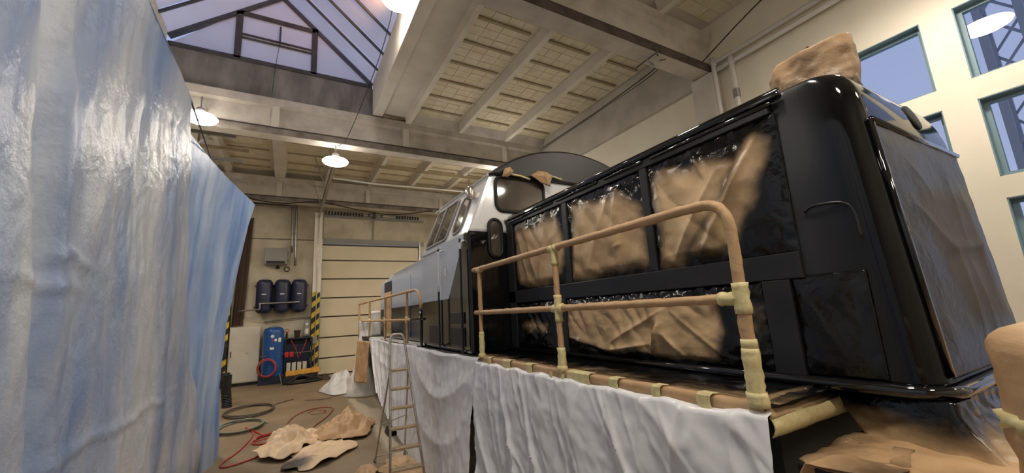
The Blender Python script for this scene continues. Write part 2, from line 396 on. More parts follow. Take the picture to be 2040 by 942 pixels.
# end haunches where the ribs meet the beam
for x0, x1 in ((2.74, 4.08), (4.24, 5.58), (5.74, 7.0)):
    obj('end_panel', MB().prism([(9.78, ZC), (10.0, ZC), (10.0, 7.14)], x0, x1, 'x'), 'beam', ceiling)
def panel_strip(x0, x1, bars, ncol, y0, y1, sep):
    pan = obj('ceiling_panel', B(x0, x1, y0, y1, ZC-.012, ZC), 'tile', ceiling)
    first = None
    for b in bars:
        if first is None: first = obj('batten', B(x0+.06, x1-.1, b-.035, b+.035, ZC-.06, ZC-.008), 'batten', pan, bevel=.006); fb = b
        else:
            c = first.copy(); c.location.y += b-fb; COL.objects.link(c)
    ft = None; cells = []
    ys = [y0]+list(bars)+[y1]
    for a, b in zip(ys[:-1], ys[1:]):
        n = max(1, round((b-a)/.24))
        for q in range(n): cells.append((a+(b-a)*(q+.5)/n, (b-a)/n))
    tw = (x1-x0)/ncol
    st = MB()
    for (yc, dy) in cells:
        for j in range(ncol):
            xc = x0+tw*(j+.5); zz = random.uniform(-.003, .003)
            if not sep:
                st.box(xc-tw*.49, xc+tw*.49, yc-dy*.49, yc+dy*.49, ZC-.022+zz, ZC-.01); continue
            if ft is None:
                ft = obj('tile', B(xc-tw*.487, xc+tw*.487, yc-dy*.485, yc+dy*.485, ZC-.024, ZC-.01), 'tile', pan, bevel=.004); f0 = (xc, yc, dy)
            else:
                c = ft.copy(); c.location.x += xc-f0[0]; c.location.y += yc-f0[1]; c.location.z += zz; c.scale.y = dy/f0[2]; COL.objects.link(c)
    if not sep: tag(obj('tile', st, 'tile', pan), kind='stuff')
BARS = [5.06, 5.78, 6.49, 7.23, 7.96, 8.69, 9.39]
for x0, x1 in ((2.76, 4.06), (4.26, 5.56), (5.76, 6.98)): panel_strip(x0, x1, BARS, 4, 4.42, 9.98, True)
FB = [11.1, 12.0, 12.9, 13.8, 14.7, 15.4]
for x0, x1 in ((-1.85, -.6), (-.26, 1.0), (1.2, 2.56), (2.76, 4.06), (4.26, 5.56), (5.76, 6.98)): panel_strip(x0, x1, FB, 5, 10.36, 15.8, False)
for x0, x1 in ((2.76, 4.06), (4.26, 5.56), (5.76, 6.98)): panel_strip(x0, x1, [-.6, .6, 1.8, 3.0], 4, -1.55, 4.02, False)
# long battens that cross the far bay
obj('long_batten', B(1.5, XR-.1, 13.35, 13.45, 7.06, 7.13), 'batten', ceiling); obj('long_batten', B(2.6, XR-.1, 15.3, 15.4, 7.06, 7.13), 'batten', ceiling)
obj('long_batten', B(-2.6, -1.2, 13.4, 13.5, 7.06, 7.13), 'batten', ceiling)
# plain strip between the skylight curb and the first rib
obj('soffit_strip', B(SX1+.25, 2.6, 4.4, 10.0, 7.30, ZC), 'concrete', ceiling)

# skylight: curbs, upstand, gable window, sloped glazing
BZ0 = 8.13
cb = MB().box(SX1, SX1+.25, SY0, 10.0, 7.2, BZ0)
struct('trim_10', cb, 'concrete', bevel=.01)
struct('trim_11', MB().box(SX0-.25, SX0, SY0, 10.0, 7.2, 8.28), 'concrete')
struct('trim_12', MB().box(SX0-.3, SX1+.3, SY1-.02, SY1+.2, 7.17, 8.0), 'upstand')
struct('trim_13', MB().box(SX0-.3, SX1+.3, SY0-.2, SY0, 7.17, 8.0), 'upstand')
AX, AZ, BZ, BZL = -.42, 9.95, 8.10, 8.24
SKY = empty('window_20', (AX, 7.2, 8.0), kind='structure')
def bar(name, p, q, wd, mat='frame_dark', par=SKY): return obj(name, T([p, q], wd, n=4), mat, par)
gy = SY1
def roofz(x): return BZ+(AZ-BZ)*(1-(x-AX)/(SX1-AX)) if x > AX else BZL+(AZ-BZL)*(1-(AX-x)/(AX-SX0))
fr = MB()
def flat(p, q, wd=.05, dep=.05, y=gy):
    a = Vector(p); b = Vector(q); d = (b-a).normalized(); n = Vector((-d.y, d.x))*wd
    fr.add([(a.x-n.x, y-dep, a.y-n.y), (b.x-n.x, y-dep, b.y-n.y), (b.x+n.x, y-dep, b.y+n.y), (a.x+n.x, y-dep, a.y+n.y), (a.x-n.x, y+dep, a.y-n.y), (b.x-n.x, y+dep, b.y-n.y), (b.x+n.x, y+dep, b.y+n.y), (a.x+n.x, y+dep, a.y+n.y)],
           [(3, 2, 1, 0), (4, 5, 6, 7), (0, 1, 5, 4), (1, 2, 6, 5), (2, 3, 7, 6), (3, 0, 4, 7)])
for y in (gy, SY0):
    flat((SX0, 8.05), (SX1, 8.05), .05, .05, y); flat((SX0, BZL+.0), (AX, AZ+.0), .05, .05, y); flat((AX, AZ+.0), (SX1, BZ+.0), .05, .05, y)
    flat((-1.26, 8.05), (-1.26, roofz(-1.26)), .065, .05, y); flat((.32, 8.05), (.32, roofz(.32)), .065, .05, y)
    flat((-1.26, 9.24), (.32, 9.24), .05, .05, y)
    flat((-1.26, 8.70), (.32, 8.70), .018, .04, y); flat((-1.26, 8.61), (.32, 8.61), .018, .04, y)
obj('gable_frame', fr, 'frame_dark', SKY)
obj('window_handle', T([(-.43, gy-.09, 8.66), (-.43, gy-.09, 9.08)], .022, n=6), 'frame_dark', SKY)
obj('pull_cord', T(smoothpath([(-.43, gy-.1, 8.66), (-.47, gy-.1, 8.2), (-.5, gy-.14, 7.8), (-.52, gy-.14, 7.3)]), .008, n=4), 'wire', SKY)
for y in (gy, SY0):
    for poly in ([(SX0, 8.05), (-1.26, 8.05), (-1.26, roofz(-1.26))], [(-1.26, 8.05), (.32, 8.05), (.32, 9.24), (-1.26, 9.24)], [(.32, 8.05), (SX1, 8.05), (.32, roofz(.32))],
                 [(-1.26, 9.2), (.32, 9.2), (.32, roofz(.32)), (AX, AZ), (-1.26, roofz(-1.26))]):
        obj('pane', MB().prism(poly, y-.006, y+.006, 'y'), 'pane', SKY)
ybars = [gy-.05, 9.32, 8.64, 7.9, 7.16, 6.42, 5.68, 4.94, SY0]
for be, xe in ((BZ, SX1), (BZL, SX0)):
    for y in ybars[1:-1]:
        obj('glazing_bar', T([(xe, y, be-.02), (AX, y, AZ-.02)], .035, n=4), 'frame_dark', SKY)
    for y1, y0 in zip(ybars[:-1], ybars[1:]):
        e = .03
        obj('pane', MB().add([(xe, y0+e, be+.03), (xe, y1-e, be+.03), (AX, y1-e, AZ+.03), (AX, y0+e, AZ+.03), (xe, y0+e, be+.04), (xe, y1-e, be+.04), (AX, y1-e, AZ+.04), (AX, y0+e, AZ+.04)],
                             [(0, 1, 2, 3), (7, 6, 5, 4), (0, 1, 5, 4), (1, 2, 6, 5), (2, 3, 7, 6), (3, 0, 4, 7)]), 'pane', SKY)
obj('ridge_bar', T([(AX, SY0, AZ), (AX, gy, AZ)], .05, n=4), 'frame_dark', SKY)

# far wall and sectional door
fw = MB(); DX0, DX1 = 1.08, 5.0
fw.box(XL, DX0, YF, YF+.25, 0, ZC+.2).box(DX1, XR+.2, YF, YF+.25, 0, ZC+.2).box(DX0, DX1, YF, YF+.25, 5.05, ZC+.2)
struct('wall_far', fw, 'wall_far')
struct('trim_14', B(-1.25, .82, YF-.02, YF, 5.13, 5.17), 'flange')
door = empty('door_1', ((DX0+DX1)/2, YF, 0), kind='structure')
zl = [0.02, .62, 1.38, 2.16, 2.88, 3.62, 4.36, 4.98]
for a, b in zip(zl[:-1], zl[1:]):
    obj('door_panel', B(DX0+.03, DX1-.03, YF-.03, YF+.03, a+.022, b-.022), 'door', door, bevel=.012)
obj('door_seal', B(DX0, DX1, YF+.03, YF+.05, 0, 5.02), 'door_dark', door)
obj('door_rail', B(DX0-.03, DX0+.03, YF-.12, YF-.04, 0, 5.2), 'steel', door); obj('door_rail', B(DX1-.03, DX1+.03, YF-.12, YF-.04, 0, 5.2), 'steel', door)
fr2 = MB(); fr2.box(DX0, DX1+.2, YF-.07, YF-.01, 5.05, 5.24).box(DX0, DX1+.2, YF-.05, YF-.01, 6.1, 6.2).box(DX0, DX0+.06, YF-.06, YF-.01, 5.2, 6.2).box(3.0, 3.07, YF-.06, YF-.01, 5.24, 6.1)
struct('trim_15', fr2, 'greybox')
obj('infill_panel', B(DX0+.06, 3.0, YF-.02, YF-.002, 5.24, 6.1), 'wall_far', None)['kind'] = 'structure'
bpy.data.objects['infill_panel'].name = 'trim_16'
o = obj('infill_panel', B(3.07, DX1+.2, YF-.02, YF-.002, 5.24, 6.1), 'wall_far', None); o['kind'] = 'structure'; o.name = 'trim_17'
sp = empty('door_spring_shaft', (3.05, 17.0, 6.25), 'torsion spring shaft with striped dark coils above the sectional door', 'door spring')
obj('shaft', T([(1.05, 16.98, 6.25), (5.1, 16.98, 6.25)], .02, n=6), 'steel', sp)
for xa, xb in ((1.15, 2.7), (3.95, 5.1)):
    n = int((xb-xa)/.115); mm = MB()
    for i in range(n):
        x = xa+i*.115; mm.lathe([(.062, 0), (.07, .01), (.07, .05), (.062, .06)], (x, 16.98, 6.25), 10, 'x')
    obj('spring_coil', mm, 'hblack', sp, smooth=False)
obj('bearing_bracket', B(3.0, 3.1, 16.93, 17.12, 6.16, 6.4), 'frame_dark', sp)
for x in (2.78, 3.3): obj('coupling', MB().lathe([(.06, 0), (.06, .07)], (x, 16.98, 6.25), 10, 'x'), 'frame_dark', sp)

# ------------------------------------------------------------------ lamps
def lamp(x, y, z, top, label, shade='refractor'):
    e = empty('high_bay_lamp', (x, y, z), label, 'lamp', 'high bay lamps under the roof beams')
    prof = [(.0, .02)]
    obj('reflector', MB().lathe([(.29, .0), (.30, .015), (.27, .05), (.12, .10)], (x, y, z), 28), shade, e, smooth=True)
    obj('lamp_cap', MB().lathe([(.12, .10), (.07, .22), (.02, .24)], (x, y, z), 16), 'lampshade', e, smooth=True)
    obj('diffuser', MB().lathe([(.02, -.075), (.12, -.07), (.21, -.052), (.27, -.025), (.285, .004)], (x, y, z), 28), 'lamp', e, smooth=True)
    if top: obj('drop_rod', T([(x, y, z+.23), (x, y, top)], .015, n=6), 'steel', e)
    return e
lamp(.88, 10.12, 5.83, 6.27, 'round white glowing lamp hanging in front of the far skylight beam')
l2 = lamp(-1.70, 9.45, 6.15, 6.62, 'glowing lamp half hidden behind the top edge of the blue tarpaulin')
obj('lamp_arm', T([(-1.70, 9.45, 6.62), (-1.70, 9.915+.17, 6.62)], .02, n=6), 'steel', l2)
lamp(1.55, 6.45, 7.72, 8.15, 'lamp glowing at the top edge of the picture beside the skylight curb')
sl = bpy.data.lights.new('sodium_uplight', 'SPOT'); sl.energy = 230; sl.color = (1.0, .50, .20); sl.spot_size = math.radians(95); sl.spot_blend = .6; sl.shadow_soft_size = .12
so_ = bpy.data.objects.new('sodium_uplight', sl); COL.objects.link(so_); so_.location = (1.30, 6.55, 7.85); so_.rotation_euler = Vector((-.35, .55, .80)).to_track_quat('-Z', 'Y').to_euler()
lamp(1.08, 1.05, 5.8, 7.125, 'lamp above the viewpoint in the near bay', 'lampshade')
lamp(5.62, 1.05, 5.8, 7.125, 'lamp near the right wall mirrored in the window glass', 'lampshade')
lamp(1.0, -1.76, 5.8, 6.27, 'lamp behind the viewpoint under the near beam', 'lampshade')
lamp(5.66, -2.5, 5.8, 7.125, 'lamp behind the viewpoint near the right wall', 'lampshade')
lamp(5.4, 10.12, 5.8, 6.27, 'lamp hidden above the locomotive cab near the right wall')
lamp(-3.5, 12.9, 5.8, 7.125, 'added lamp, unseen behind the tarpaulin, brightening the far bay')  # added unseen lamp to lift the far bay ceiling
lamp(5.66, 12.9, 5.2, 7.125, 'added lamp, unseen behind the locomotive cab, brightening the far bay')  # second added lamp, out of sight, also brightens the far bay
lamp(-4.4, 4.24, 5.8, 6.27, 'lamp behind the blue tarpaulin over the left bay')

# ------------------------------------------------------------------ locomotive
LOCO = empty('locomotive', (3.42, 5.5, 0), 'diesel locomotive in fresh glossy black and grey blue paint filling the right of the hall', 'locomotive')
HX0, HX1, HY0, HY1, HZ0, HZ1 = 2.33, 3.70, .635, 4.22, 1.56, 3.13
def rounded_loop(x0, x1, y0, y1, rn, z, n=8):
    """plan outline of the hood: near corners rounded"""
    pts = [(x0, y1, z)]
    for i in range(n+1):
        a = PI+PI/2*i/n; pts.append((x0+rn+rn*math.cos(a), y0+rn+rn*math.sin(a), z))
    for i in range(n+1):
        a = -PI/2+PI/2*i/n; pts.append((x1-rn+rn*math.cos(a), y0+rn+rn*math.sin(a), z))
    pts.append((x1, y1, z)); return pts
def hood_loops():
    L = []
    for z, ins, rk in [(1.56, 0, 0), (1.9, 0, .016), (2.3, 0, .037), (2.82, 0, .064)]:
        L.append((ins, z, rk))
    for i in range(1, 10):
        a = PI/2*i/9; L.append((.11*(1-math.cos(a)), 2.82+(3.125-2.82)*math.sin(a), .064))
    return L
hm = MB(); loops = []
for ins, z, rk in hood_loops():
    si = ins*.28
    lp = rounded_loop(HX0+si, HX1-ins*3.2, HY0+rk+ins, HY1, .12, z); k0 = len(hm.v); hm.v += [Vector(p) for p in lp]; loops.append(list(range(k0, k0+len(lp))))
for A, Bq in zip(loops[:-1], loops[1:]):
    for i in range(len(A)-1): hm.f.append((A[i], A[i+1], Bq[i+1], Bq[i]))
    hm.f.append((A[-1], A[0], Bq[0], Bq[-1]))
hm.f.append(tuple(loops[-1]))
hood = obj('hood', hm, 'hoodpaint', LOCO, smooth=True)
em = hood.modifiers.new('edge', 'EDGE_SPLIT'); em.split_angle = math.radians(50)
# base rim around the hood foot
obj('base_rim', T(rounded_loop(HX0-.03, HX1+.03, HY0-.025, HY1, .14, 1.575, 8), .028, n=8), 'gloss', hood, smooth=True)
# satin side frame: strips round the openings
fx0, fx1 = 2.30, 2.332
def strip(y0, y1, z0, z1, mat='satin', x0=fx0): return obj('side_frame', B(x0, fx1, y0, y1, z0, z1), mat, hood, bevel=.006 if x0 == fx0 else 0)
strip(1.07, 4.17, 3.005, 3.07); strip(1.05, 4.17, 2.085, 2.225); strip(4.03, 4.17, 1.58, 3.005)
strip(2.965, 3.04, 2.225, 3.005); strip(1.965, 2.03, 2.225, 3.005); strip(3.09, 3.285, 1.58, 2.085)
strip(1.12, 1.265, 1.58, 2.085)
obj('gutter', MB().box(2.285, 2.33, 1.0, 4.19, 3.075, 3.10), 'gloss', hood, bevel=.008)
obj('roof_tube', T([(2.345, 1.02, 3.125), (2.345, 4.16, 3.125)], .024, n=10), 'gloss', hood, smooth=True)
for a, b in ((1.05, 1.9), (1.99, 2.4), (2.5, 3.1), (3.18, 4.1)):
    obj('hinge_bar', T([(2.296, a, 3.055), (2.296, b, 3.055)], .014, n=8), 'gloss', hood, smooth=True)
# end panel frame and lamp socket on the rounded brow
obj('end_frame', T([(2.42, .690, 2.815), (3.67, .690, 2.81)], .018, n=6), 'gloss', hood, smooth=True)
obj('end_frame', T([(2.43, .632, 1.63), (2.42, .692, 2.815)], .014, n=6), 'gloss', hood, smooth=True)
so = MB().lathe([(.03, -.012), (.078, -.008), (.085, .0), (.078, .006), (.03, .008)], (0, 0, 0), 22, 'y'); Rx = Matrix.Rotation(math.radians(-13), 3, 'X'); so.v = [Rx @ v+Vector((3.15, .719, 2.985)) for v in so.v]
obj('lamp_socket', so, 'black', hood, smooth=True)
# door handle recess lines on the hood corner
obj('grab_rail', T(smoothpath([(2.325, 1.0, 2.42), (2.31, .95, 2.44), (2.32, .84, 2.43), (2.33, .80, 2.38), (2.33, .79, 2.25)], 5), .007, n=6), 'satin', hood, smooth=True)

# platform and underframe
plat = obj('platform', MB().box(1.8, 5.04, 1.06, 12.3, 1.46, 1.54), 'satin', LOCO)
obj('platform_end', MB().box(2.55, 5.04, .74, 1.06, 1.46, 1.545), 'satin', plat)
obj('underframe', MB().box(1.98, 4.86, 1.12, 12.2, .75, 1.46), 'under', LOCO)
obj('front_step', MB().box(1.86, 4.9, .14, 1.0, 1.24, 1.32), 'under', LOCO)
for y in (2.2, 4.3, 8.2, 10.4, 11.9):
    for x in (2.55, 4.2):
        obj('wheel', MB().lathe([(.2, -.08), (.47, -.07), (.5, 0), (.48, .06), (.2, .07)], (x, y, .5), 28, 'x'), 'under', LOCO, smooth=False)
# cab
def cab_arc(x0, x1, zb, zt, n=20):
    cx = (x0+x1)/2; h = (x1-x0)/2; s = zt-zb; R = (h*h+s*s)/(2*s); out = []
    a = math.asin(h/R)
    for i in range(n+1):
        t = -a+2*a*i/n; out.append((cx+R*math.sin(t), zt-R+R*math.cos(t)))
    return out
CY0, CY1 = 4.2, 6.08
def cabpaint():
    m, t, b = newmat('cab_two_tone_paint')
    g = N(t, 'ShaderNodeNewGeometry'); s = N(t, 'ShaderNodeSeparateXYZ'); t.links.new(g.outputs['Position'], s.inputs[0])
    def gt(src, v, soft=.006):
        r = N(t, 'ShaderNodeMapRange'); r.inputs['From Min'].default_value = v-soft; r.inputs['From Max'].default_value = v+soft; t.links.new(src, r.inputs['Value']); return r.outputs[0]
    up = gt(s.outputs['Z'], 2.96, .03); lo = gt(s.outputs['Z'], 2.195)
    d = N(t, 'ShaderNodeMath', operation='MULTIPLY_ADD'); d.inputs[1].default_value = .80; t.links.new(s.outputs['Z'], d.inputs[0]); t.links.new(s.outputs['Y'], d.inputs[2])
    dg = gt(d.outputs[0], 6.70)
    c = mixc(t, dg, lin((58, 68, 82)), lin((196, 206, 220)))
    c = mixc(t, up, c, lin((226, 226, 226)))
    c = mixc(t, lo, lin((30, 30, 33)), c)
    t.links.new(c, b.inputs['Base Color']); b.inputs['Roughness'].default_value = .16; b.inputs['Coat Weight'].default_value = .3; b.inputs['Coat Roughness'].default_value = .08
    return m
MAT['cab'] = cabpaint()
MAT['cabwhite'] = M('white_cab_paint', (208, 208, 208), .22, coat=.3)
prof = [(1.82, 1.54), (1.82, 2.95), (2.12, 3.70)] + cab_arc(2.12, 4.72, 3.70, 4.06, 14)[1:-1] + [(4.72, 3.70), (5.02, 2.95), (5.02, 1.54)]
cab = obj('cab', MB().prism(prof, CY0, CY1, 'y'), 'cab', LOCO, bevel=.05)
arc = cab_arc(2.08, 4.76, 3.67, 4.15, 24)
obj('cab_roof', MB().prism(arc+[(4.76, 3.60), (2.08, 3.60)][:0], CY0-.05, CY1+.05, 'y'), 'rooftop', cab, bevel=.03)
obj('roof_drip_rail', T([(2.075, CY0-.04, 3.655), (2.075, CY1+.04, 3.655)], .014, n=6), 'cabwhite', cab)
# lower black front of the cab beside the hood, with corner post
obj('corner_panel', MB().box(1.80, 2.32, CY0-.012, CY0+.16, 1.55, 2.955), 'gloss', cab, bevel=.03)
def rrect(u0, u1, v0, v1, r, n=5):
    out = []
    for cx, cy, a0 in ((u1-r, v1-r, 0), (u0+r, v1-r, 90), (u0+r, v0+r, 180), (u1-r, v0+r, 270)):
        for i in range(n+1):
            a = math.radians(a0+90*i/n); out.append((cx+r*math.cos(a), cy+r*math.sin(a)))
    return out
def cab_window(P2, fn, nrm, rr, parent, gasket='black', name='cab_window', gl='cabglass'):
    """fn maps (u,v) to the panel; nrm points outward"""
    nrm = Vector(nrm).normalized(); loop = [Vector(fn(u, v))+nrm*.012 for u, v in P2]
    wn = obj(name, T(loop, rr, n=8, closed=True), gasket, parent, smooth=True)
    n = len(loop); back = [Vector(fn(u, v))+nrm*.004 for u, v in P2]
    pm = MB().add([p for p in loop]+back, [tuple(range(n)), tuple(reversed(range(n, 2*n)))]+[(i, (i+1) % n, n+(i+1) % n, n+i) for i in range(n)])
    obj('pane', pm, MAT['cabpane'], wn); return wn
MAT['cabpane'] = M('dark_cab_pane', (58, 52, 46), .04, coat=1.0, c2=(84, 76, 66), nscale=1.6)
MAT['cabpane_side'] = MAT['cabpane']
side = lambda y, z: (1.82+.30*(z-2.95)/.75, y, z)
sn = (-.75, 0, .30)
w1 = cab_window(rrect(5.02, 5.92, 2.99, 3.57, .05), side, sn, .016, cab, 'greybox')
obj('divider', T([Vector(side(5.5, 3.0))+Vector(sn)*.03, Vector(side(5.5, 3.56))+Vector(sn)*.03], .014, n=4), 'greybox', w1)
cab_window([(4.55+.04*(z-3.2)+(y-4.55), z) for y, z in rrect(4.53, 4.84, 3.0, 3.52, .12)], side, sn, .014, cab, 'greybox')
front = lambda x, z: (x, CY0, z)
cab_window(rrect(2.19, 2.90, 3.22, 3.66, .09), front, (0, -1, 0), .022, cab)
cab_window(rrect(3.36, 4.1, 3.22, 3.66, .09), front, (0, -1, 0), .022, cab)
front2 = lambda x, z: (x, CY0-.012, z)
cab_window(rrect(2.065, 2.235, 2.64, 3.10, .085), front2, (0, -1, 0), .02, cab, 'black', 'oval_window')
obj('marker_lamp', MB().lathe([(.055, 0), (.06, .02), (.06, .13), (.05, .15)], (1.94, 4.40, 3.40), 16), 'chrome', cab, smooth=True)
obj('lamp_bracket', B(1.95, 2.05, 4.385, 4.415, 3.42, 3.5), 'chrome', cab)
def handrail(y, z0, z1, zs, x=1.80):
    p = [(x+.02, y, z0), (x-.045, y, z0+.03), (x-.05, y, z0+.08), (x-.05, y, z1-.08), (x-.045, y, z1-.03), (x+.02, y, z1)]
    h = obj('handrail', T(smoothpath(p, 4), .014, n=8), 'gloss', cab, smooth=True)
    obj('unpainted_end', T(smoothpath([(x-.05, y, zs), (x-.05, y, z1-.08), (x-.045, y, z1-.03), (x+.02, y, z1)], 4), .0155, n=8), 'cabwhite', h, smooth=True)
handrail(5.12, 1.60, 2.86, 2.3); handrail(4.33, 1.58, 2.86, 2.75)
cdoor = obj('cab_door', B(1.806, 1.825, 5.2, 6.03, 1.6, 2.88), 'cab', cab, bevel=.008)
obj('door_drip', T([(1.80, 5.16, 2.90), (1.80, 6.02, 2.90)], .014, n=6), 'cabwhite', cdoor)
obj('door_handle', B(1.785, 1.806, 4.98, 5.0, 2.5, 2.6), 'cabwhite', cab)
for y0, y1, z0, z1 in ((4.42, 4.84, 1.62, 1.84), (4.42, 4.84, 1.88, 2.02), (5.3, 5.72, 1.62, 1.86)):
    pl = obj('kick_panel', B(1.80, 1.822, y0, y1, z0, z1), 'satin', cab, bevel=.01)
# far hood
fh = obj('far_hood', MB().prism([(6.08, 1.54), (6.08, 2.97), (8.85, 2.93), (10.05, 2.83), (10.25, 2.6), (10.25, 1.54)], 2.0, 4.84, 'x'), 'cab', LOCO, bevel=.04)
obj('top_rail', T([(1.985, 6.1, 2.955), (1.985, 8.8, 2.915)], .014, n=6), 'cabwhite', fh)
obj('grille', B(1.985, 2.0, 9.0, 9.7, 2.58, 2.80), 'grille', fh)
obj('side_door', B(1.99, 2.002, 6.2, 7.4, 1.62, 2.8), 'cab', fh, bevel=.005); obj('side_door', B(1.99, 2.002, 7.44, 8.8, 1.62, 2.8), 'cab', fh, bevel=.005)

# railings wrapped in paper and tape
def wrap_r(r, seed):
    def f(i):
        return lambda j: r*(1+.2*nz(i*.9, j*1.3, seed)+.10*nz(i*.31, j*.5, seed+9)+.10*(((j/8.0+i*.16) % 1.0)-.5))
    return f
def wrapped(name, pts, r, par, seed, mat='kraft', n=8, step=.035):
    P = [Vector(p) for p in pts]; Q = [P[0]]
    for a, b in zip(P[:-1], P[1:]):
        k = max(1, int((b-a).length/step))
        for i in range(1, k+1): Q.append(a.lerp(b, i/k))
    m = MB().tube(Q, r, n=n, rf=wrap_r(r, seed)); return obj(name, m, mat, par, smooth=True, spray=[clamp(.3*fbm(v.x*4, v.y*4, v.z*4)) for v in m.v])
def bend(p0, c, p1, n=6):
    p0, c, p1 = Vector(p0), Vector(c), Vector(p1); return [(1-t)**2*p0+2*t*(1-t)*c+t*t*p1 for t in [i/n for i in range(n+1)]]
RX = 1.8
rail = empty('railing', (RX, 2.5, 1.54)); rail.parent = LOCO; rail.location = Vector((RX, 2.5, 1.54))-WORLD['locomotive']
wrapped('top_rail', [(RX, 4.07, 2.465), (RX, 1.24, 2.47)] + bend((RX, 1.24, 2.47), (RX, 1.09, 2.47), (RX, 1.085, 2.32))[1:] + [(RX, 1.085, 2.0)], .027, rail, 1)
wrapped('mid_rail', [(RX, 4.05, 2.0), (RX, 1.1, 2.0)], .024, rail, 2)
for i, y in enumerate((3.92, 2.51)): wrapped('post', [(RX, y, 1.54), (RX, y, 2.46)], .024, rail, 3+i)
wrapped('post', [(RX, 1.085, 1.54), (RX, 1.085, 2.0)], .03, rail, 6)
def tape(y, z, d='z', h=.06, r=.032, x=RX):
    p = [(x, y, z-h), (x, y, z+h)] if d == 'z' else [(x, y-h, z), (x, y+h, z)]
    return wrapped('tape_joint', p, r, rail, y+z, 'tape', 8, .02)
tape(2.51, 2.0, 'y', .06, .034); tape(2.51, 2.0, 'z', .1, .03); tape(2.51, 1.62, 'z', .09, .032); tape(2.51, 2.40, 'z', .07, .03); tape(2.51, 2.462, 'y', .05, .033)
tape(1.085, 1.66, 'z', .12, .038); tape(1.085, 2.0, 'z', .07, .036); tape(1.13, 2.0, 'y', .06, .032); tape(3.92, 1.68, 'z', .12, .029); tape(3.92, 2.455, 'y', .05, .031); tape(1.085, 1.80, 'z', .02, .034)
tape(3.92, 1.56, 'z', .02, .04); tape(2.51, 1.56, 'z', .02, .04); tape(1.085, 1.565, 'z', .03, .044)
rail2 = empty('railing', (RX, 9.2, 1.54)); rail2.parent = LOCO; rail2.location = Vector((RX, 9.2, 1.54))-WORLD['locomotive']
RX2 = 1.8
wrapped('top_rail', [(RX2, 12.2, 2.42), (RX2, 6.5, 2.42)] + bend((RX2, 6.5, 2.42), (RX2, 6.13, 2.42), (RX2, 6.11, 2.1))[1:], .024, rail2, 11, step=.07)
obj('painted_end', T([(RX2, 6.11, 2.12), (RX2, 6.11, 1.54)], .024, n=8), 'gloss', rail2, smooth=True)
wrapped('mid_rail', [(RX2, 12.2, 1.945), (RX2, 6.7, 1.945)], .022, rail2, 12, step=.07); obj('painted_rail_end', T([(RX2, 6.7, 1.945), (RX2, 5.95, 1.95)], .02, n=8), 'gloss', rail2)
for i, y in enumerate((12.2, 10.55, 8.72, 6.95)): wrapped('post', [(RX2, y, 1.54), (RX2, y, 2.42)], .024, rail2, 14+i, step=.06)
for y in (10.55, 8.72, 6.95): wrapped('tape_joint', [(RX2, y, 1.88), (RX2, y, 2.0)], .032, rail2, y, 'tape')

# ------------------------------------------------------------------ masking sheets over the openings
def mask_sheet(name, fn, nrm, nu, nv, asp, polys, folds, label, cat='masking sheet', amp=.02, soft=.19, mat='mask', seed=0, group=None, base=None, at=None, thin=.003, rag=0.0):
    """fn(u,v) base point; nrm outward; polys = bare paper areas in uv; folds = (u0,v0,u1,v1,width,height)"""
    nrm = Vector(nrm).normalized(); m = MB(); sp = []
    for j in range(nv+1):
        for i in range(nu+1):
            u, v = i/nu, j/nv; e = min(u*asp, (1-u)*asp, v, 1-v); em = clamp(e/.12)
            x, y = u*asp, v
            d = .5*amp*nz(x, y, seed+5, 2.0) + .9*amp*(abs(nz(x*1.3+y*.9, y*.6, seed+3, 2.6)))+.55*amp*(vor(x, y, seed, 3.2)-.45)*em+.22*amp*(vor(x, y, seed+2, 8)-.45)*em + (1-em)*.5*amp*abs(nz(x, y, seed+6, 7))
            for (a, b, c, dd, wd, h) in folds:
                q, t = segd(x, y, a*asp, b, c*asp, dd); d += h*math.exp(-(q/wd)**.95)*(.35+.65*math.sin(PI*clamp(t*.9+.05)))
            d = d*em + (1-em)*.35*amp*fbm(x, y, seed+8, 9)
            ru = u; rv = v
            if rag:
                ru = u+rag*(1-clamp(e/.1))*nz(x, y, seed, 4); rv = v+rag*(1-clamp(e/.1))*nz(x, y, seed+4, 4)
            m.v.append(Vector(fn(ru, rv))+nrm*(d+amp*.6*em))
            s = 1.0 if polys else 1.7
            for p in polys: s = min(s, .5+polysd(x, y, [(a*asp, b) for a, b in p])/soft)
            s += .22*fbm(x, y, seed+2, 2.2); sp.append(clamp(s)*.95-.0)
    for j in range(nv):
        for i in range(nu):
            a = j*(nu+1)+i; m.f.append((a, a+1, a+nu+2, a+nu+1))
    o = obj(name, m, mat, None, smooth=True, spray=sp, solid=thin, fixn=False)
    return tag(o, label, cat, group)
def sidefn(y0, y1, z0, z1, x=2.318): return lambda u, v: (x, lerp(y0, y1, u), lerp(z0, z1, v))
NX = (-1, 0, 0); G = 'masking sheets over the hood openings'
mask_sheet('masking_sheet', sidefn(4.04, 3.03, 2.22, 3.01), NX, 80, 66, 1.3, [[(.10, .88), (.45, .84), (.9, .82), (.98, .4), (.92, .16), (.62, .02), (.42, .06), (.14, .14)]],
           [(.75, .9, .55, .05, .04, .03), (.3, .8, .5, .1, .05, .02), (.15, .8, .3, .2, .03, .02)], 'smallest kraft paper masking sheet in the upper opening next to the cab', amp=.028, seed=1, group=G)
mask_sheet('masking_sheet', sidefn(2.97, 2.03, 2.22, 3.01), NX, 90, 72, 1.2, [[(.11, .88), (.40, .83), (.66, .78), (.76, .84), (.92, .66), (.97, .14), (.6, .06), (.06, .08)]],
           [(.62, .8, .3, .1, .06, .04), (.75, .85, .62, .3, .05, .035), (.3, .8, .1, .1, .04, .02), (.66, .3, .74, .33, .03, .02)], 'kraft masking sheet with long slanted creases in the middle upper opening', amp=.03, seed=2, group=G)
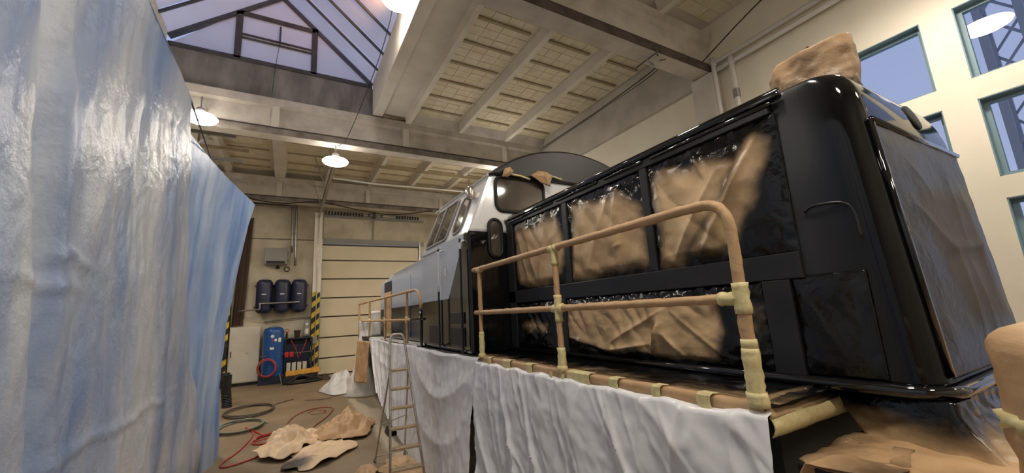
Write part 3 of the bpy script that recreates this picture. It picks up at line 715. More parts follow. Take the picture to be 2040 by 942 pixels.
mask_sheet('masking_sheet', sidefn(1.97, 1.05, 2.22, 3.01), NX, 110, 90, 1.18, [[(.08, .84), (.34, .80), (.52, .80), (.70, .72), (.62, .52), (.46, .34), (.20, .04), (.08, .06)], [(.85, .84), (.89, .80), (.80, .44), (.62, .10), (.34, .14), (.56, .42)]],
           [(.88, .85, .42, .1, .05, .045), (.60, .72, .18, .06, .05, .035), (.45, .9, .5, .7, .04, .025), (.95, .2, .97, .6, .03, .02)], 'largest upper masking sheet half black with a diagonal paper streak', amp=.03, seed=3, soft=.2, group=G)
mask_sheet('masking_sheet', sidefn(4.03, 3.285, 1.58, 2.08), NX, 70, 44, 1.5, [[(.2, .5), (.5, .62), (.8, .5), (.7, .42), (.4, .45)]],
           [(.1, .1, .6, .5, .06, .03), (.5, .1, .9, .4, .05, .03)], 'small nearly black masking film in the lower opening beside the railing end post', amp=.03, seed=4, soft=.3, group=G)
mask_sheet('masking_sheet', sidefn(3.095, 1.265, 1.59, 2.085), NX, 170, 70, 3.6, [[(.0, .80), (.45, .86), (.84, .80), (.86, .45), (.82, .14), (.66, .10), (.50, .16), (.3, .12), (.16, .24), (.0, .34)]],
           [(.02, .3, .28, .12, .05, .03), (.33, .25, .62, .72, .05, .03), (.55, .1, .62, .55, .03, .045), (.62, .72, .58, .1, .05, .04), (.66, .7, .85, .15, .05, .03), (.3, .1, .55, .25, .05, .035), (.7, .1, .62, .4, .03, .03)],
           'long low kraft masking sheet bunched in the lower opening behind the railing', amp=.035, seed=5, group=G)
mask_sheet('masking_film', sidefn(1.13, .80, 1.60, 2.10, 2.322), NX, 30, 34, .66, [], [(.1, .9, .5, .3, .05, .012)], 'square black masking film on the low hood side near its rounded end', amp=.014, seed=6, group=G)
def endfn(u, v):
    z = lerp(1.62, 2.80, v); return (lerp(2.43, 3.66, u), .637+.063*(z-1.63)/1.19-.012, z)
mask_sheet('masking_sheet', endfn, (0, -1, 0), 90, 96, .93, [[(.22, .70), (.5, .74), (.82, .72), (.86, .5), (.84, .2), (.40, .18), (.30, .34), (.22, .5)]],
           [(.15, .66, .42, .48, .03, .014), (.42, .48, .46, .12, .05, .016), (.42, .48, .9, .52, .03, .014), (.66, .85, .62, .52, .05, .012), (.8, .8, .78, .2, .05, .012), (.2, .85, .4, .7, .04, .014), (.55, .45, .62, .1, .04, .012)], 'large grey dusted masking sheet over the end face of the hood', amp=.010, mat='endmask', seed=7, group=G, soft=.13)
mask_sheet('masking_sheet', lambda u, v: (1.992, lerp(9.72, 9.0, u), lerp(1.60, 2.58, v)), NX, 20, 24, .7, [[(-.1, 1.1), (1.1, 1.1), (1.1, -.1), (-.1, -.1)]], [(.4, .9, .5, .1, .1, .02)], 'narrow tall kraft sheet taped under the grille of the far hood', amp=.02, seed=8, group=G)

# paper along the platform edge and over the walkway
def crumple_strip(name, fn, nu, nv, nrm, amp, mat, label, cat, seed, sprayf=None, scale=5, solid=.003, **k):
    nrm = Vector(nrm).normalized(); m = MB(); sp = []
    for j in range(nv+1):
        for i in range(nu+1):
            p = Vector(fn(i/nu, j/nv)); d = amp*(1.5*(vor(p.x, p.y, p.z+seed, scale*.8)-.5)+.7*(vor(p.x, p.y, p.z+seed, scale*2.1)-.5)+.5*fbm(p.x, p.y, p.z+seed, scale*.7))
            m.v.append(p+nrm*d); sp.append(clamp(sprayf(i/nu, j/nv, p)) if sprayf else 0)
    for j in range(nv):
        for i in range(nu):
            a = j*(nu+1)+i; m.f.append((a, a+1, a+nu+2, a+nu+1))
    return tag(obj(name, m, mat, None, smooth=True, spray=sp, solid=solid, fixn=False), label, cat, **k)
es = crumple_strip('masking_strip', lambda u, v: (1.79+.045*max(0, v-.55)/.45, lerp(4.02, 1.06, u), 1.487+.066*min(1, v/.55)), 110, 6, (-1, 0, .5), .008, 'kraft', 'long strip of kraft paper and tape along the near platform edge', 'masking paper', 3, scale=12)
for i, (y, wd) in enumerate(((3.7, .05), (3.35, .1), (2.95, .06), (2.3, .16), (1.95, .05), (1.62, .04), (1.33, .05))):
    obj('tape_patch', MB().grid(lambda u, v: (1.776-.006*math.sin(u*PI)+.05*max(0, v-.6)/.4, y+(u-.5)*wd*1.5+.012*math.sin(v*5), 1.485+.078*min(1, v/.6)), 4, 6), 'tape', es, solid=.003)
for y, z in ((2.62, 1.44), (2.47, 1.43)):
    obj('tape_tail', MB().grid(lambda u, v: (1.765-.006*math.sin(u*6), y+(u-.5)*.04+.02*v, 1.53-.12*v), 4, 6), 'tape', es, solid=.002)
crumple_strip('walkway_paper', lambda u, v: (lerp(1.84, 2.31, v), lerp(4.15, 1.02, u), 1.552), 90, 16, (0, 0, 1), .007, 'mask', 'oversprayed paper covering the walkway between railing and hood', 'masking paper', 7,
              lambda u, v, p: .42+.95*v**.9+.3*fbm(p.x, p.y, 3, 4), scale=8)
# paper and film over the near end of the platform
crumple_strip('platform_end_band', lambda u, v: (lerp(1.80, 2.46, u), 1.045-.02*math.sin(v*PI), lerp(1.415, 1.50, v)), 30, 6, (0, -1, 0), .006, 'tape', 'wide yellow tape band across the near end of the platform', 'masking tape', 4, scale=6)
crumple_strip('platform_end_paper', lambda u, v: (lerp(1.80, 2.40, u), lerp(1.04, 1.12, v), lerp(1.495, 1.56, min(1, v*1.4))), 26, 8, (0, -1, .5), .008, 'mask', 'kraft paper folded over the platform corner above the yellow band', 'masking paper', 5, lambda u, v, p: .9*u-.1+.3*v)
def skirt(u, v):
    a = u; k = clamp(a/.22); x = lerp(2.44, 2.30, k) if a < .22 else lerp(2.30, 3.76, (a-.22)/.78); yy = lerp(1.05, .60, k); z = lerp(1.55, 1.345, v**.9)
    fan = abs(math.sin(a*19+1.5*v))*.035*v+abs(math.sin(a*47))*.012*v
    return (x-.12*v*(1-a)**2, yy-.10*v**2-fan, z)
crumple_strip('end_skirt_film', skirt, 110, 34, (0, -1, 0), .02, 'mask', 'paper and film skirt hanging under the rounded hood end with black overspray', 'masking paper', 9, lambda u, v, p: 1.25-1.15*v+.35*fbm(p.x, p.z, 2, 6), scale=6)
crumple_strip('front_step_paper', lambda u, v: (lerp(1.84, 4.2, u), lerp(.98, .10, v), 1.345+.012*math.sin(u*9)*v), 70, 30, (0, 0, 1), .035, 'kraft', 'crumpled kraft paper lying over the front step below the hood end', 'masking paper', 12, lambda u, v, p: .5*clamp(1-v*2.2)+.2*fbm(p.x, p.y, 1, 5), scale=4)
def box_paper(u, v):
    z = interp([0, .3, .6, 1], [1.18, 1.31, 1.355, 1.36], v); y = interp([0, .3, .6, 1], [.955, .955, .93, .70], v)
    return (lerp(1.80, 2.2, u), y-.03*math.sin(u*5), z+.012*math.sin(u*7))
crumple_strip('step_paper', box_paper, 34, 24, (0, -1, .6), .022, 'kraft', 'kraft paper wrapped round the step box under the yellow tape band', 'masking paper', 15, lambda u, v, p: .55*v+.25*fbm(p.x, p.y, p.z, 6), scale=5)
# wrapped chimney on the hood roof
def chim(u, v):
    a = u*2*PI; hy = .22; hx = .10; c, s = math.cos(a), math.sin(a); k = (abs(c)**3+abs(s)**3)**(-1/3.)
    tz = 3.50+.03*c; z = lerp(3.08, tz, min(1, v/.8)); sh = 1-.04*v if v < .8 else lerp(.97, .1, (v-.8)/.2)
    if v > .8: z = tz+.02*math.sin((v-.8)*8)
    bulge = 1+.10*math.exp(-((s-1)/.25)**2)*(1-v)
    return (2.80+hx*c*k*sh, 1.03+hy*s*k*sh*bulge, z-(.10*clamp((s*k-.55)/.45)*v))
ch = MB().grid(chim, 80, 40)
for i, p in enumerate(ch.v):
    f = .05*(vor(p.x, p.y, p.z, 6)-.45)+.022*(vor(p.x, p.y, p.z, 15)-.45); d = Vector((p.x-2.80, p.y-1.03, .0)); d = d.normalized() if d.length > 1e-4 else Vector((0, 0, 1))
    ch.v[i] = p+d*f
tag(obj('exhaust_stack_cover', ch, 'kraft', None, smooth=True, spray=[clamp(.48+(3.2-p.z)*.6+.2*fbm(p.x, p.y, p.z, 4)) for p in ch.v]), 'exhaust stack wrapped in crumpled kraft paper on the hood roof', 'exhaust cover')  # raised spray value also darkens the cover, in place of dimmer light here
# wrapped posts at the near end
def wpost(x, y, z0, z1, r, name, label, tapes=()):
    n = 22; m = MB(); K = 30
    for j in range(K+1):
        t = j/K; z = lerp(z0, z1, t); rr = r if t < .8 else r*math.sqrt(max(.02, 1-((t-.8)/.2)**2.4))
        for i in range(n):
            a = 2*PI*i/n; q = rr*(1+.10*nz(math.cos(a)*2, math.sin(a)*2, z*7)+.35*(vor(math.cos(a)*.5, math.sin(a)*.5, z*2.5, 2.6)-.45))
            m.v.append(Vector((x+q*math.cos(a), y+q*math.sin(a), z)))
    for j in range(K):
        for i in range(n): m.f.append((j*n+i, j*n+(i+1) % n, (j+1)*n+(i+1) % n, (j+1)*n+i))
    m.f.append(tuple(K*n+i for i in range(n)))
    o = obj(name, m, 'kraft', None, smooth=True, spray=[0]*len(m.v)); tag(o, label, 'wrapped post')
    for (z, h) in tapes: wrapped('tape_band', [(x, y, z-h/2), (x, y, z+h/2)], r*1.13, o, z, 'tape', 18, .02)
    return o
wpost(1.93, .305, 1.34, 1.885, .10, 'wrapped_post', 'thick kraft wrapped post with tape bands at the right picture edge', [(1.60, .05)])
hoop = wrapped('wrapped_handrail', [(3.06, .35, 1.35), (3.03, .35, 2.2), (3.02, .35, 2.38)] + bend((3.02, .35, 2.38), (3.02, .35, 2.50), (3.14, .35, 2.50))[1:] + [(3.6, .35, 2.50)], .022, None, 33)
tag(hoop, 'kraft wrapped handrail hoop mostly beyond the right picture edge', 'handrail')
# torn paper left on the cab front
for nm, lab, pts, sd in (('paper_scrap', 'small torn kraft scrap at the left top corner of the cab window', [(2.24, 3.63), (2.32, 3.63), (2.41, 3.72), (2.36, 3.77), (2.28, 3.74)], 1),
                     ('paper_scrap', 'larger torn kraft scrap hanging over the cab window centre', [(2.66, 3.70), (2.78, 3.776), (2.92, 3.774), (3.0, 3.74), (2.95, 3.575), (2.81, 3.61)], 2)):
    cx = sum(p[0] for p in pts)/len(pts); cz = sum(p[1] for p in pts)/len(pts); mm = MB(); K = 6; n = len(pts)
    for r in range(1, K+1):
        for i in range(n*3):
            a = pts[i//3]; b = pts[(i//3+1) % n]; t = (i % 3)/3; px = lerp(a[0], b[0], t); pz = lerp(a[1], b[1], t)
            q = Vector((lerp(cx, px, r/K), 4.10-.05*(1-r/K)-.03*abs(nz(px*r, pz*r, sd, 5)), lerp(cz, pz, r/K))); mm.v.append(q)
    mm.v.append(Vector((cx, 4.05, cz))); c0 = len(mm.v)-1; w3 = n*3
    for i in range(w3): mm.f.append((c0, i, (i+1) % w3))
    for r in range(K-1):
        for i in range(w3): mm.f.append((r*w3+i, (r+1)*w3+i, (r+1)*w3+(i+1) % w3, r*w3+(i+1) % w3))
    ps = obj(nm, mm, 'kraft', None, smooth=True, spray=[0]*len(mm.v), solid=.003); tag(ps, lab, 'paper scrap')
    tp = wrapped('tape_tail', [(pts[2][0]-.05, 4.12, pts[2][1]-.03), (pts[2][0]+.12, 4.13, pts[2][1]-.04), (pts[2][0]+.26, 4.14, pts[2][1]-.06)], .014, ps, sd, 'tape', 6)

# ------------------------------------------------------------------ plastic drapes hanging from the platform
def drape(name, ya, yb, topz, botz, nu, nv, label, seed, swag=0, flare=.08, fold=.04, lean=0.0, xo=1.775, mat='drape', freq=1.0, crease=1.0, clips=()):
    m = MB()
    for j in range(nv+1):
        for i in range(nu+1):
            u, v = i/nu, j/nv; y = lerp(ya(v), yb(v), u); zt = topz(u); z = lerp(zt, botz(u), v)
            s = u*abs(ya(0)-yb(0)); sl = s+lean*v*1.2
            f = fold*(abs(nz(sl*2.2*freq, v*.25, seed))*2-.5)*min(1, .25+v*1.6) + fold*.55*(ridged(sl*1.0*freq, v*.16, seed, 2.6, 3)-1)*min(1, .3+v) + .010*fbm(sl, z, seed, 7)
            w1_ = nz(sl*2.6+.5*nz(y, z, 2, 1.1), v*.6, seed+2); w2_ = nz(sl*6.2+.8*nz(y, z, 4, 1.7), v*1.1, seed+4)
            f += crease*(.045*math.exp(-abs(w1_)/.07)+.020*math.exp(-abs(w2_)/.08))*min(1, .4+1.6*v)
            for (uc, vc, du) in clips:
                q = (u-uc-du*(v-vc)); f += .022*math.exp(-abs(q)/.006)*(1 if v > vc else 0)*math.exp(-(v-vc)*1.2)
            if swag:
                k = math.sin(PI*clamp(u)); f += swag*k*(1-abs(math.sin((v*2.9+.8*(2*u-1)**2)*PI)))**1.5*math.exp(-v*1.3)
            x = xo-.012-flare*v-f*.9-.02*min(1, v*6)
            m.v.append(Vector((min(x, xo-.004), y, max(.006, z))))
    for j in range(nv):
        for i in range(nu):
            a = j*(nu+1)+i; m.f.append((a, a+1, a+nu+2, a+nu+1))
    # the part that lies on the platform edge
    k0 = len(m.v)
    for i in range(nu+1):
        p = m.v[i]; m.v.append(Vector((xo+.03, p.y, p.z+.012)))
    for i in range(nu): m.f.append((k0+i, k0+i+1, i+1, i))
    return tag(obj(name, m, mat, None, smooth=True, fixn=False), label, 'plastic drape', 'plastic drapes along the platform')
drape('plastic_drape', lambda v: 3.99-.10*v+.04*math.sin(v*5), lambda v: 1.035-.10*v, lambda u: 1.50-.015*abs(math.sin(u*23))+.02*math.exp(-((u-1)/.05)**2), lambda u: .04, 240, 80, 'near white plastic drape with slanted creases under the railing', 11, 0, .08, .022, lean=-.55, crease=1.0, clips=[(.05+.09*i, 0, -.10-.05*math.sin(i*2.3)) for i in range(11)])
drape('plastic_drape', lambda v: 6.30-.12*v, lambda v: 3.94+.10*math.sin(v*3), lambda u: 1.535-.02*math.sin(u*PI)-.012*abs(math.sin(u*9)), lambda u: .01, 150, 70, 'middle white plastic drape sagging in swags behind the ladder', 12, .06, .14, .028, freq=.7, crease=.28)
drape('plastic_drape', lambda v: 10.35-1.6*v, lambda v: 6.22+.1*v, lambda u: 1.53+.012*math.sin(u*8), lambda u: interp([0, .3, 1], [.62, .36, .02], u), 110, 50, 'far white plastic drape with a rising hem beyond the ladder', 13, .03, .10, .05, freq=.8, crease=.45)
crumple_strip('platform_film', lambda u, v: (lerp(1.77, 2.0, v), lerp(10.4, 6.1, u), 1.555), 70, 8, (0, 0, 1), .012, 'sheet_white', 'white plastic film lying on the far part of the platform', 'plastic film', 21)
# far end: bunched plastic, kraft and a white wrapped box
def farwrap(u, v):
    a = lerp(-1.9, 1.2, u); r = lerp(.24, .62, v**1.5); z = lerp(1.95, .02, v); return (1.95+r*math.sin(a)*-.9, 11.9-r*math.cos(a)*.9, z)
crumple_strip('bunched_plastic', farwrap, 40, 40, (-1, -1, 0), .07, 'sheet_white', 'bunched white plastic hanging from the far end of the locomotive to the floor', 'plastic sheet', 31, scale=2.2)
crumple_strip('kraft_curtain', lambda u, v: (1.66-.05*v-.05*math.sin(u*5), lerp(11.4, 9.9, u)+.15*v, lerp(1.48, .42+.12*u, v)), 24, 22, (-1, 0, 0), .035, 'kraft', 'kraft paper sheet hanging at the far end of the platform', 'masking paper', 33, scale=2.5)
crumple_strip('wrapped_end_box', lambda u, v: (lerp(1.9, 2.6, u), 10.9-.02*math.sin(u*5), lerp(1.55, 2.18, v)), 14, 12, (0, -1, 0), .01, 'sheet_white', 'white wrapped panel standing on the platform past the far hood', 'wrapped panel', 35, solid=.25)
def pilefn(u, v):
    a = u*2*PI; r = v; R = (.75+.2*nz(math.cos(a), math.sin(a), 4, 1.6)); h = .40*(1-r**2.6)*(.8+.5*nz(math.cos(a)*r, math.sin(a)*r, 2, 2.5))
    return (1.45+R*r*math.cos(a)*.72, 13.2+R*r*math.sin(a)*1.1, .02+max(0, h))
pm = MB().grid(pilefn, 56, 22)
for i, p in enumerate(pm.v): pm.v[i] = Vector((p.x, p.y, max(.008, p.z+.30*(vor(p.x, p.y, p.z, 2.4)-.4)*min(1, p.z*3))))
tag(obj('plastic_heap', pm, 'sheet_white', None, smooth=True), 'heap of white plastic sheeting on the floor before the sectional door', 'plastic heap')

# ------------------------------------------------------------------ blue tarpaulins
TX, TZ = -.86, 4.09
def tarp1():
    m = MB(); nu, nv = 340, 170
    yr = lambda z: interp([0, .13, .9, 1.68, 2.94, 4.09], [7.3, 7.12, 6.2, 5.46, 4.87, 4.43], z)
    for j in range(nv+1):
        z = TZ*j/nv
        for i in range(nu+1):
            u = i/nu; y = lerp(-1.5, yr(z), u)
            s = y-.25*(TZ-z)*u
            d = .05*nz(s*1.1, z*.22, 3)+.035*(abs(nz(s*2.6, z*.35, 8))-.25)+.014*fbm(s*2, z*.8, 2, 2.0)+.020*(vor(y*1.0, z*.55, 3, 3.2)-.45)+.007*(vor(y, z*.6, 7, 9)-.45)
            cy = interp([0, 1.2, 2.2, 3.6, 4.1], [2.62, 2.5, 2.25, 1.95, 1.85], z); q = y-cy
            d += -.045*math.exp(-(q/.05)**2)+.02*math.exp(-((q-.12)/.08)**2)
            for zc, yc, ll in ((2.2, 2.35, .35), (1.45, 3.4, 1.3), (2.33, 2.5, .3)):
                qq = z-zc-.06*nz(y, zc, 2, 3); d += .016*math.exp(-(qq/.025)**2)*math.exp(-((y-yc)/ll)**2)
            d *= clamp((TZ-z)*3+.25)
            x = TX+d-.05*clamp(1-z/.5)
            if u > .985: x -= .05*(u-.985)/.015
            m.v.append(Vector((x, y, max(.004, z))))
    for j in range(nv):
        for i in range(nu):
            a = j*(nu+1)+i; m.f.append((a, a+1, a+nu+2, a+nu+1))
    return m
tp = tag(obj('tarpaulin', tarp1(), 'tarp', None, smooth=True, fixn=False), 'large scuffed blue tarpaulin curtain covering the left of the picture', 'tarpaulin')
obj('hem', T([(TX-.01, -1.5, TZ), (TX-.01, 4.45, TZ)], .012, n=6), 'tarp', tp)
def tarp2():
    m = MB(); nu, nv = 90, 80
    for j in range(nv+1):
        v = j/nv; z = TZ*v
        for i in range(nu+1):
            u = i/nu; y = lerp(4.2, 8.1+.15*(1-v), u); xe = interp([0, .25, .5, .75, 1], [-.84, -.89, -.86, -.74, -.57], v)
            x = lerp(-1.06, xe, u**1.6)
            d = .06*nz(y*1.4, z*.2, 5)+.04*(abs(nz(y*3, z*.3, 9))-.25)+.01*fbm(y, z, 4, 3); d *= clamp((TZ-z)*2+.2)
            m.v.append(Vector((x+d, y, max(.004, z+.05*math.sin(u*PI*3)*v*0))))
    for j in range(nv):
        for i in range(nu):
            a = j*(nu+1)+i; m.f.append((a, a+1, a+nu+2, a+nu+1))
    return m
t2 = tag(obj('tarpaulin', tarp2(), 'tarp2', None, smooth=True, fixn=False), 'cleaner blue tarpaulin sheet behind with its far corner swung out', 'tarpaulin')
cl = tag(obj('tarpaulin_wire', T([(TX-.02, -4.1, TZ+.02), (TX-.02, 4.5, TZ+.02), (-1.0, 8.0, TZ+.02), (-1.6, 16.9, TZ+.35)], .008, n=5), 'wire'), 'taut dark wire carrying the blue tarpaulins', 'wire')

# ------------------------------------------------------------------ equipment at the far wall
WF = YF
h = empty('wall_heater', (-.44, 17.0, 4.1), 'grey box heater high on the far wall under the pipes', 'heater')
obj('casing', B(-.81, -.08, 16.78, 17.16, 4.14, 4.74), 'greybox', h, bevel=.02)
obj('outlet', B(-.74, -.15, 16.775, 16.785, 4.16, 4.26), 'black', h)
obj('flue_box', B(-.08, .0, 16.95, 17.15, 4.3, 4.66), 'greybox', h, bevel=.01)
obj('valve', MB().lathe([(.06, 0), (.07, .05), (.03, .12)], (-.38, 17.0, 4.0), 10), 'black', h)
obj('hose_ring', T([(-.08+.085*math.cos(a), 17.0, 3.98+.085*math.sin(a)) for a in [2*PI*i/16 for i in range(16)]], .018, n=5, closed=True), 'black', h)
p = empty('heating_pipes', (.1, 17.05, 4.1), 'pair of bright steel pipes dropping from a horizontal pipe to the wall heater', 'pipes')
obj('pipe', T(smoothpath([(-1.3, 17.02, 6.41), (-.1, 17.02, 6.40), (.0, 17.02, 6.36), (.03, 17.02, 6.26), (.06, 17.02, 4.64)], 4), .045, n=8), 'steel', p, smooth=True)
obj('pipe', T(smoothpath([(-1.3, 17.0, 6.50), (.05, 17.0, 6.49), (.12, 17.0, 6.44), (.15, 17.0, 6.3), (.19, 17.0, 4.12)], 4), .045, n=8), 'steel', p, smooth=True)
for i, (x, bx) in enumerate(((-.74, 'left'), (-.18, 'middle'), (.36, 'right'))):
    t = empty('wall_tank', (x, 16.9, 2.4), {'left': 'dark blue air tank on the far wall, leftmost of three', 'middle': 'dark blue air tank on the far wall, middle of three', 'right': 'dark blue air tank on the far wall, rightmost of three'}[bx], 'air tank', 'dark blue air tanks on the far wall')
    obj('tank_body', MB().lathe([(.06, 0), (.18, .04), (.25, .12), (.258, .2), (.258, 1.05), (.25, 1.12), (.2, 1.2)], (x, 16.88, 2.36), 22), 'navy', t, smooth=True)
    obj('tank_cap', MB().lathe([(.2, 1.18), (.15, 1.23), (.05, 1.26)], (x, 16.88, 2.36), 22), 'greybox', t, smooth=True)
    obj('tank_label', B(x-.07, x+.07, 16.612, 16.62, 3.03, 3.06), 'label', t)
    mb_ = MB()
    for z in (2.62, 3.38): mb_.box(x-.31, x+.31, 17.1, 17.19, z-.03, z+.03)
    obj('bracket', mb_, 'frame_dark', t)
tag(obj('air_pipe', T(smoothpath([(-1.5, 16.85, 2.50), (-.9, 16.6, 2.52), (-.84, 16.55, 2.54), (-.84, 16.55, 2.70), (-.78, 16.55, 2.72), (.38, 16.55, 2.74)], 4), .026, n=8), 'steel', None, smooth=True), 'thin bright air pipe running across the dark blue wall tanks', 'pipe')
tag(obj('air_pipe', T(smoothpath([(-.70, 17.1, 2.08), (-.5, 17.1, 2.1), (.9, 17.1, 2.2), (1.0, 17.1, 2.18)], 4), .018, n=6), 'steel', None), 'thin pipe low on the wall above the blue pressure tank', 'pipe')
cb_ = empty('electric_cabinet', (-1.25, 17.0, 0), 'tall pale grey sheet metal cabinet beside the hazard striped post', 'cabinet')
obj('body', B(-1.68, -.78, 16.8, 17.18, .1, 1.95), 'cabinet', cb_, bevel=.012); obj('plinth', B(-1.66, -.8, 16.83, 17.18, 0, .1), 'black', cb_)
dr = obj('door', B(-1.66, -.80, 16.78, 16.8, .13, 1.92), 'cabinet', cb_, bevel=.006); obj('handle', B(-1.61, -1.585, 16.765, 16.78, .95, 1.15), 'black', dr); obj('nameplate', B(-1.2, -1.1, 16.776, 16.78, 1.05, 1.08), 'step', dr)
bt = empty('pressure_tank', (-.37, 16.6, 0), 'tall bright blue pressure tank on a dark blue stand', 'pressure tank')
obj('tank_body', MB().lathe([(.2, .2), (.315, .26), (.32, .3), (.32, 1.72), (.30, 1.82), (.2, 1.88)], (-.37, 16.6, 0), 26), 'blue', bt, smooth=True)
obj('tank_top', MB().lathe([(.22, 1.86), (.16, 1.9), (.04, 1.93)], (-.37, 16.6, 0), 26), 'greybox', bt, smooth=True)
obj('stand', B(-.76, -.02, 16.3, 16.95, 0, .28), 'navybox', bt, bevel=.01)
obj('gauge', MB().lathe([(.05, 0), (.055, .02)], (-.4, 16.26, 1.58), 14, 'y'), 'label', bt); obj('gauge', MB().lathe([(.04, 0), (.045, .02)], (-.3, 16.27, 1.45), 14, 'y'), 'label', bt)
obj('label', B(-.46, -.34, 16.268, 16.275, 1.14, 1.22), 'label', bt); obj('label', B(-.22, -.14, 16.32, 16.33, 1.38, 1.52), 'label', bt); obj('label', B(-.42, -.36, 16.268, 16.275, 1.42, 1.47), 'red', bt)
m_ = MB()
for k in range(4):
    r = .30-.012*k; m_.tube([(-.52+r*.92*math.cos(a), 16.2-.012*k, .55+r*math.sin(a)+.03*math.sin(k)) for a in [2*PI*i/26 for i in range(26)]], .014, n=5, closed=True)
tag(obj('coiled_hose', m_, 'redhose', None, smooth=True), 'coil of red air hose hung on the blue pressure tank', 'hose')
bn = empty('tool_bench', (.38, 16.9, 0), 'dark blue tool bench beside the blue pressure tank', 'bench')
obj('back_board', B(-.02, .86, 17.05, 17.15, 0, 1.46), 'navybox', bn, bevel=.01); obj('shelf', B(-.02, .86, 16.55, 17.05, .14, .20), 'navybox', bn)
obj('top', B(-.02, .86, 16.75, 17.05, 1.42, 1.47), 'navybox', bn, bevel=.01); obj('side', B(-.02, .02, 16.6, 17.05, .0, 1.42), 'navybox', bn); obj('side', B(.82, .86, 16.6, 17.05, 0, 1.42), 'navybox', bn)
def can(x, k):
    lab = ['leftmost white canister on the bench shelf', 'second white canister from the left on the bench shelf', 'third white canister from the left on the bench shelf', 'rightmost white canister on the bench shelf'][k]
    c = empty('canister', (x, 16.75, .2), lab, 'canister', 'white canisters on the bench shelf')
    obj('body', B(x-.065, x+.065, 16.62, 16.88, .2, .62), 'cabinet', c, bevel=.02); obj('cap', MB().lathe([(.03, 0), (.03, .05)], (x, 16.7, .62), 10), 'black', c)
for k in range(4): can(.12+.17*k, k)
pt = empty('paint_pot', (.36, 16.9, 1.47), 'brown pot standing on top of the tool bench', 'pot')
obj('pot', MB().lathe([(.07, 0), (.085, .05), (.11, .24), (.12, .26)], (.36, 16.88, 1.47), 14), 'brown', pt, smooth=True)
fl = empty('filter_unit', (.66, 16.95, 1.47), 'tall air filter unit on the bench beside the striped post', 'filter')
obj('housing', B(.57, .76, 16.86, 17.05, 1.5, 2.06), 'greybox', fl, bevel=.02); obj('bowl', MB().lathe([(.05, 0), (.07, .03), (.07, .2)], (.66, 16.84, 1.56), 12), 'label', fl); obj('pressure_gauge', MB().lathe([(.05, 0), (.05, .03)], (.66, 16.82, 1.93), 12, 'y'), 'label', fl)
vl = empty('valve', (.03, 16.95, 1.47), 'small red valve on the bench next to the pressure tank', 'valve')
obj('body', MB().lathe([(.03, 0), (.04, .1), (.02, .24)], (.03, 16.92, 1.47), 8), 'brown', vl); obj('handwheel', T([(.03+.06*math.cos(a), 16.9, 1.72+.06*math.sin(a)) for a in [2*PI*i/12 for i in range(12)]], .012, n=5, closed=True), 'red', vl)
for x, lb in ((.05, 'left red socket box on the thin rail'), (.20, 'right red socket box on the thin rail')):
    rb = empty('socket_box', (x, 16.5, .85), lb, 'socket box', 'red socket boxes')
    obj('box', B(x-.06, x+.06, 16.44, 16.54, .83, 1.0), 'red', rb, bevel=.015); obj('flap', B(x-.045, x+.045, 16.425, 16.44, .87, .97), 'red', rb)
rl = empty('barrier_rail', (.05, 16.5, 0), 'thin grey barrier rail in front of the blue tank and tool bench', 'rail')
obj('rail', T([(-.78, 16.28, .93), (.1, 16.53, .94), (.84, 16.55, .97)], .014, n=6), 'steel', rl); obj('rail_post', T([(-.05, 15.9, 0), (-.13, 16.0, .36)], .018, n=6), 'steel', rl)
for xa, za, xb, zb, lb in ((.16, 1.4, .42, .75, 'red'), (.66, 1.4, .46, .85, 'right')):
    tag(obj('air_line', T(smoothpath([(xa, 16.55, za), (lerp(xa, xb, .5)+.03, 16.5, lerp(za, zb, .45)), (xb, 16.52, zb)], 6), .012, n=5), 'redhose', None), 'thin red air line from the bench top, %s one' % ('left' if lb == 'red' else 'right'), 'hose')
pk = tag(obj('yellow_plank', B(.05, 1.08, 15.85, 16.1, .27, .42), 'plank', None, bevel=.012), 'yellow timber beam lying on the black trolley by the bench', 'plank')
pk.rotation_euler = (0, math.radians(-3), 0)
tr = empty('hose_trolley', (.5, 15.9, 0), 'low black trolley with hoses under the yellow beam', 'trolley')
obj('deck', B(.0, 1.0, 15.75, 16.2, .18, .24), 'black', tr, bevel=.02)
for x in (.12, .78): obj('wheel', MB().lathe([(.03, -.04), (.13, -.03), (.14, 0), (.13, .03), (.03, .04)], (x, 15.72, .14), 16, 'y'), 'black', tr, smooth=False)
obj('hose_bundle', T(smoothpath([(-.02, 15.7, .06), (.2, 15.62, .1), (.45, 15.65, .26), (.7, 15.7, .2), (1.1, 15.8, .06), (.6, 15.55, .05), (.1, 15.6, .05)], 6), .045, n=7), 'black', tr, smooth=True)
tag(obj('brown_bundle', MB().grid(lambda u, v: (1.25+.2*v*math.cos(u*6.283), 15.95+.15*v*math.sin(u*6.283), .01+.17*(1-v*v)*(1+.3*nz(u*9, v*3))), 16, 6), 'brown', None, smooth=True), 'small dark brown bundle on the floor beside the yellow beam', 'bundle')
def hazard_post(name, x0, x1, y0, y1, ztop, zh, label, slope=.5):
    e = empty(name, ((x0+x1)/2, y0, 0), label, 'post')
    if ztop > zh: obj('post_body', B(x0, x1, y0, y1, zh, ztop), 'wall', e)
    obj('guard', B(x0+.004, x1-.004, y0+.004, y1, 0, zh), 'hblack', e)
    w = x1-x0; z = .1; pitch = .40
    while z < zh-.05:
        zz = [(x0, z), (x1, z+w*.9), (x1, z+w*.9+.2), (x0, z+.2)]
        zz = [(a, clamp(b, 0, zh)) for a, b in zz]
        obj('stripe', MB().prism(zz, y0-.002, y0+.006, 'y'), 'yellow', e); z += pitch
    return e
hp = hazard_post('gable_post', .80, 1.07, 16.86, 17.18, 6.2, 3.1, 'tall post with yellow and black hazard stripes left of the sectional door')
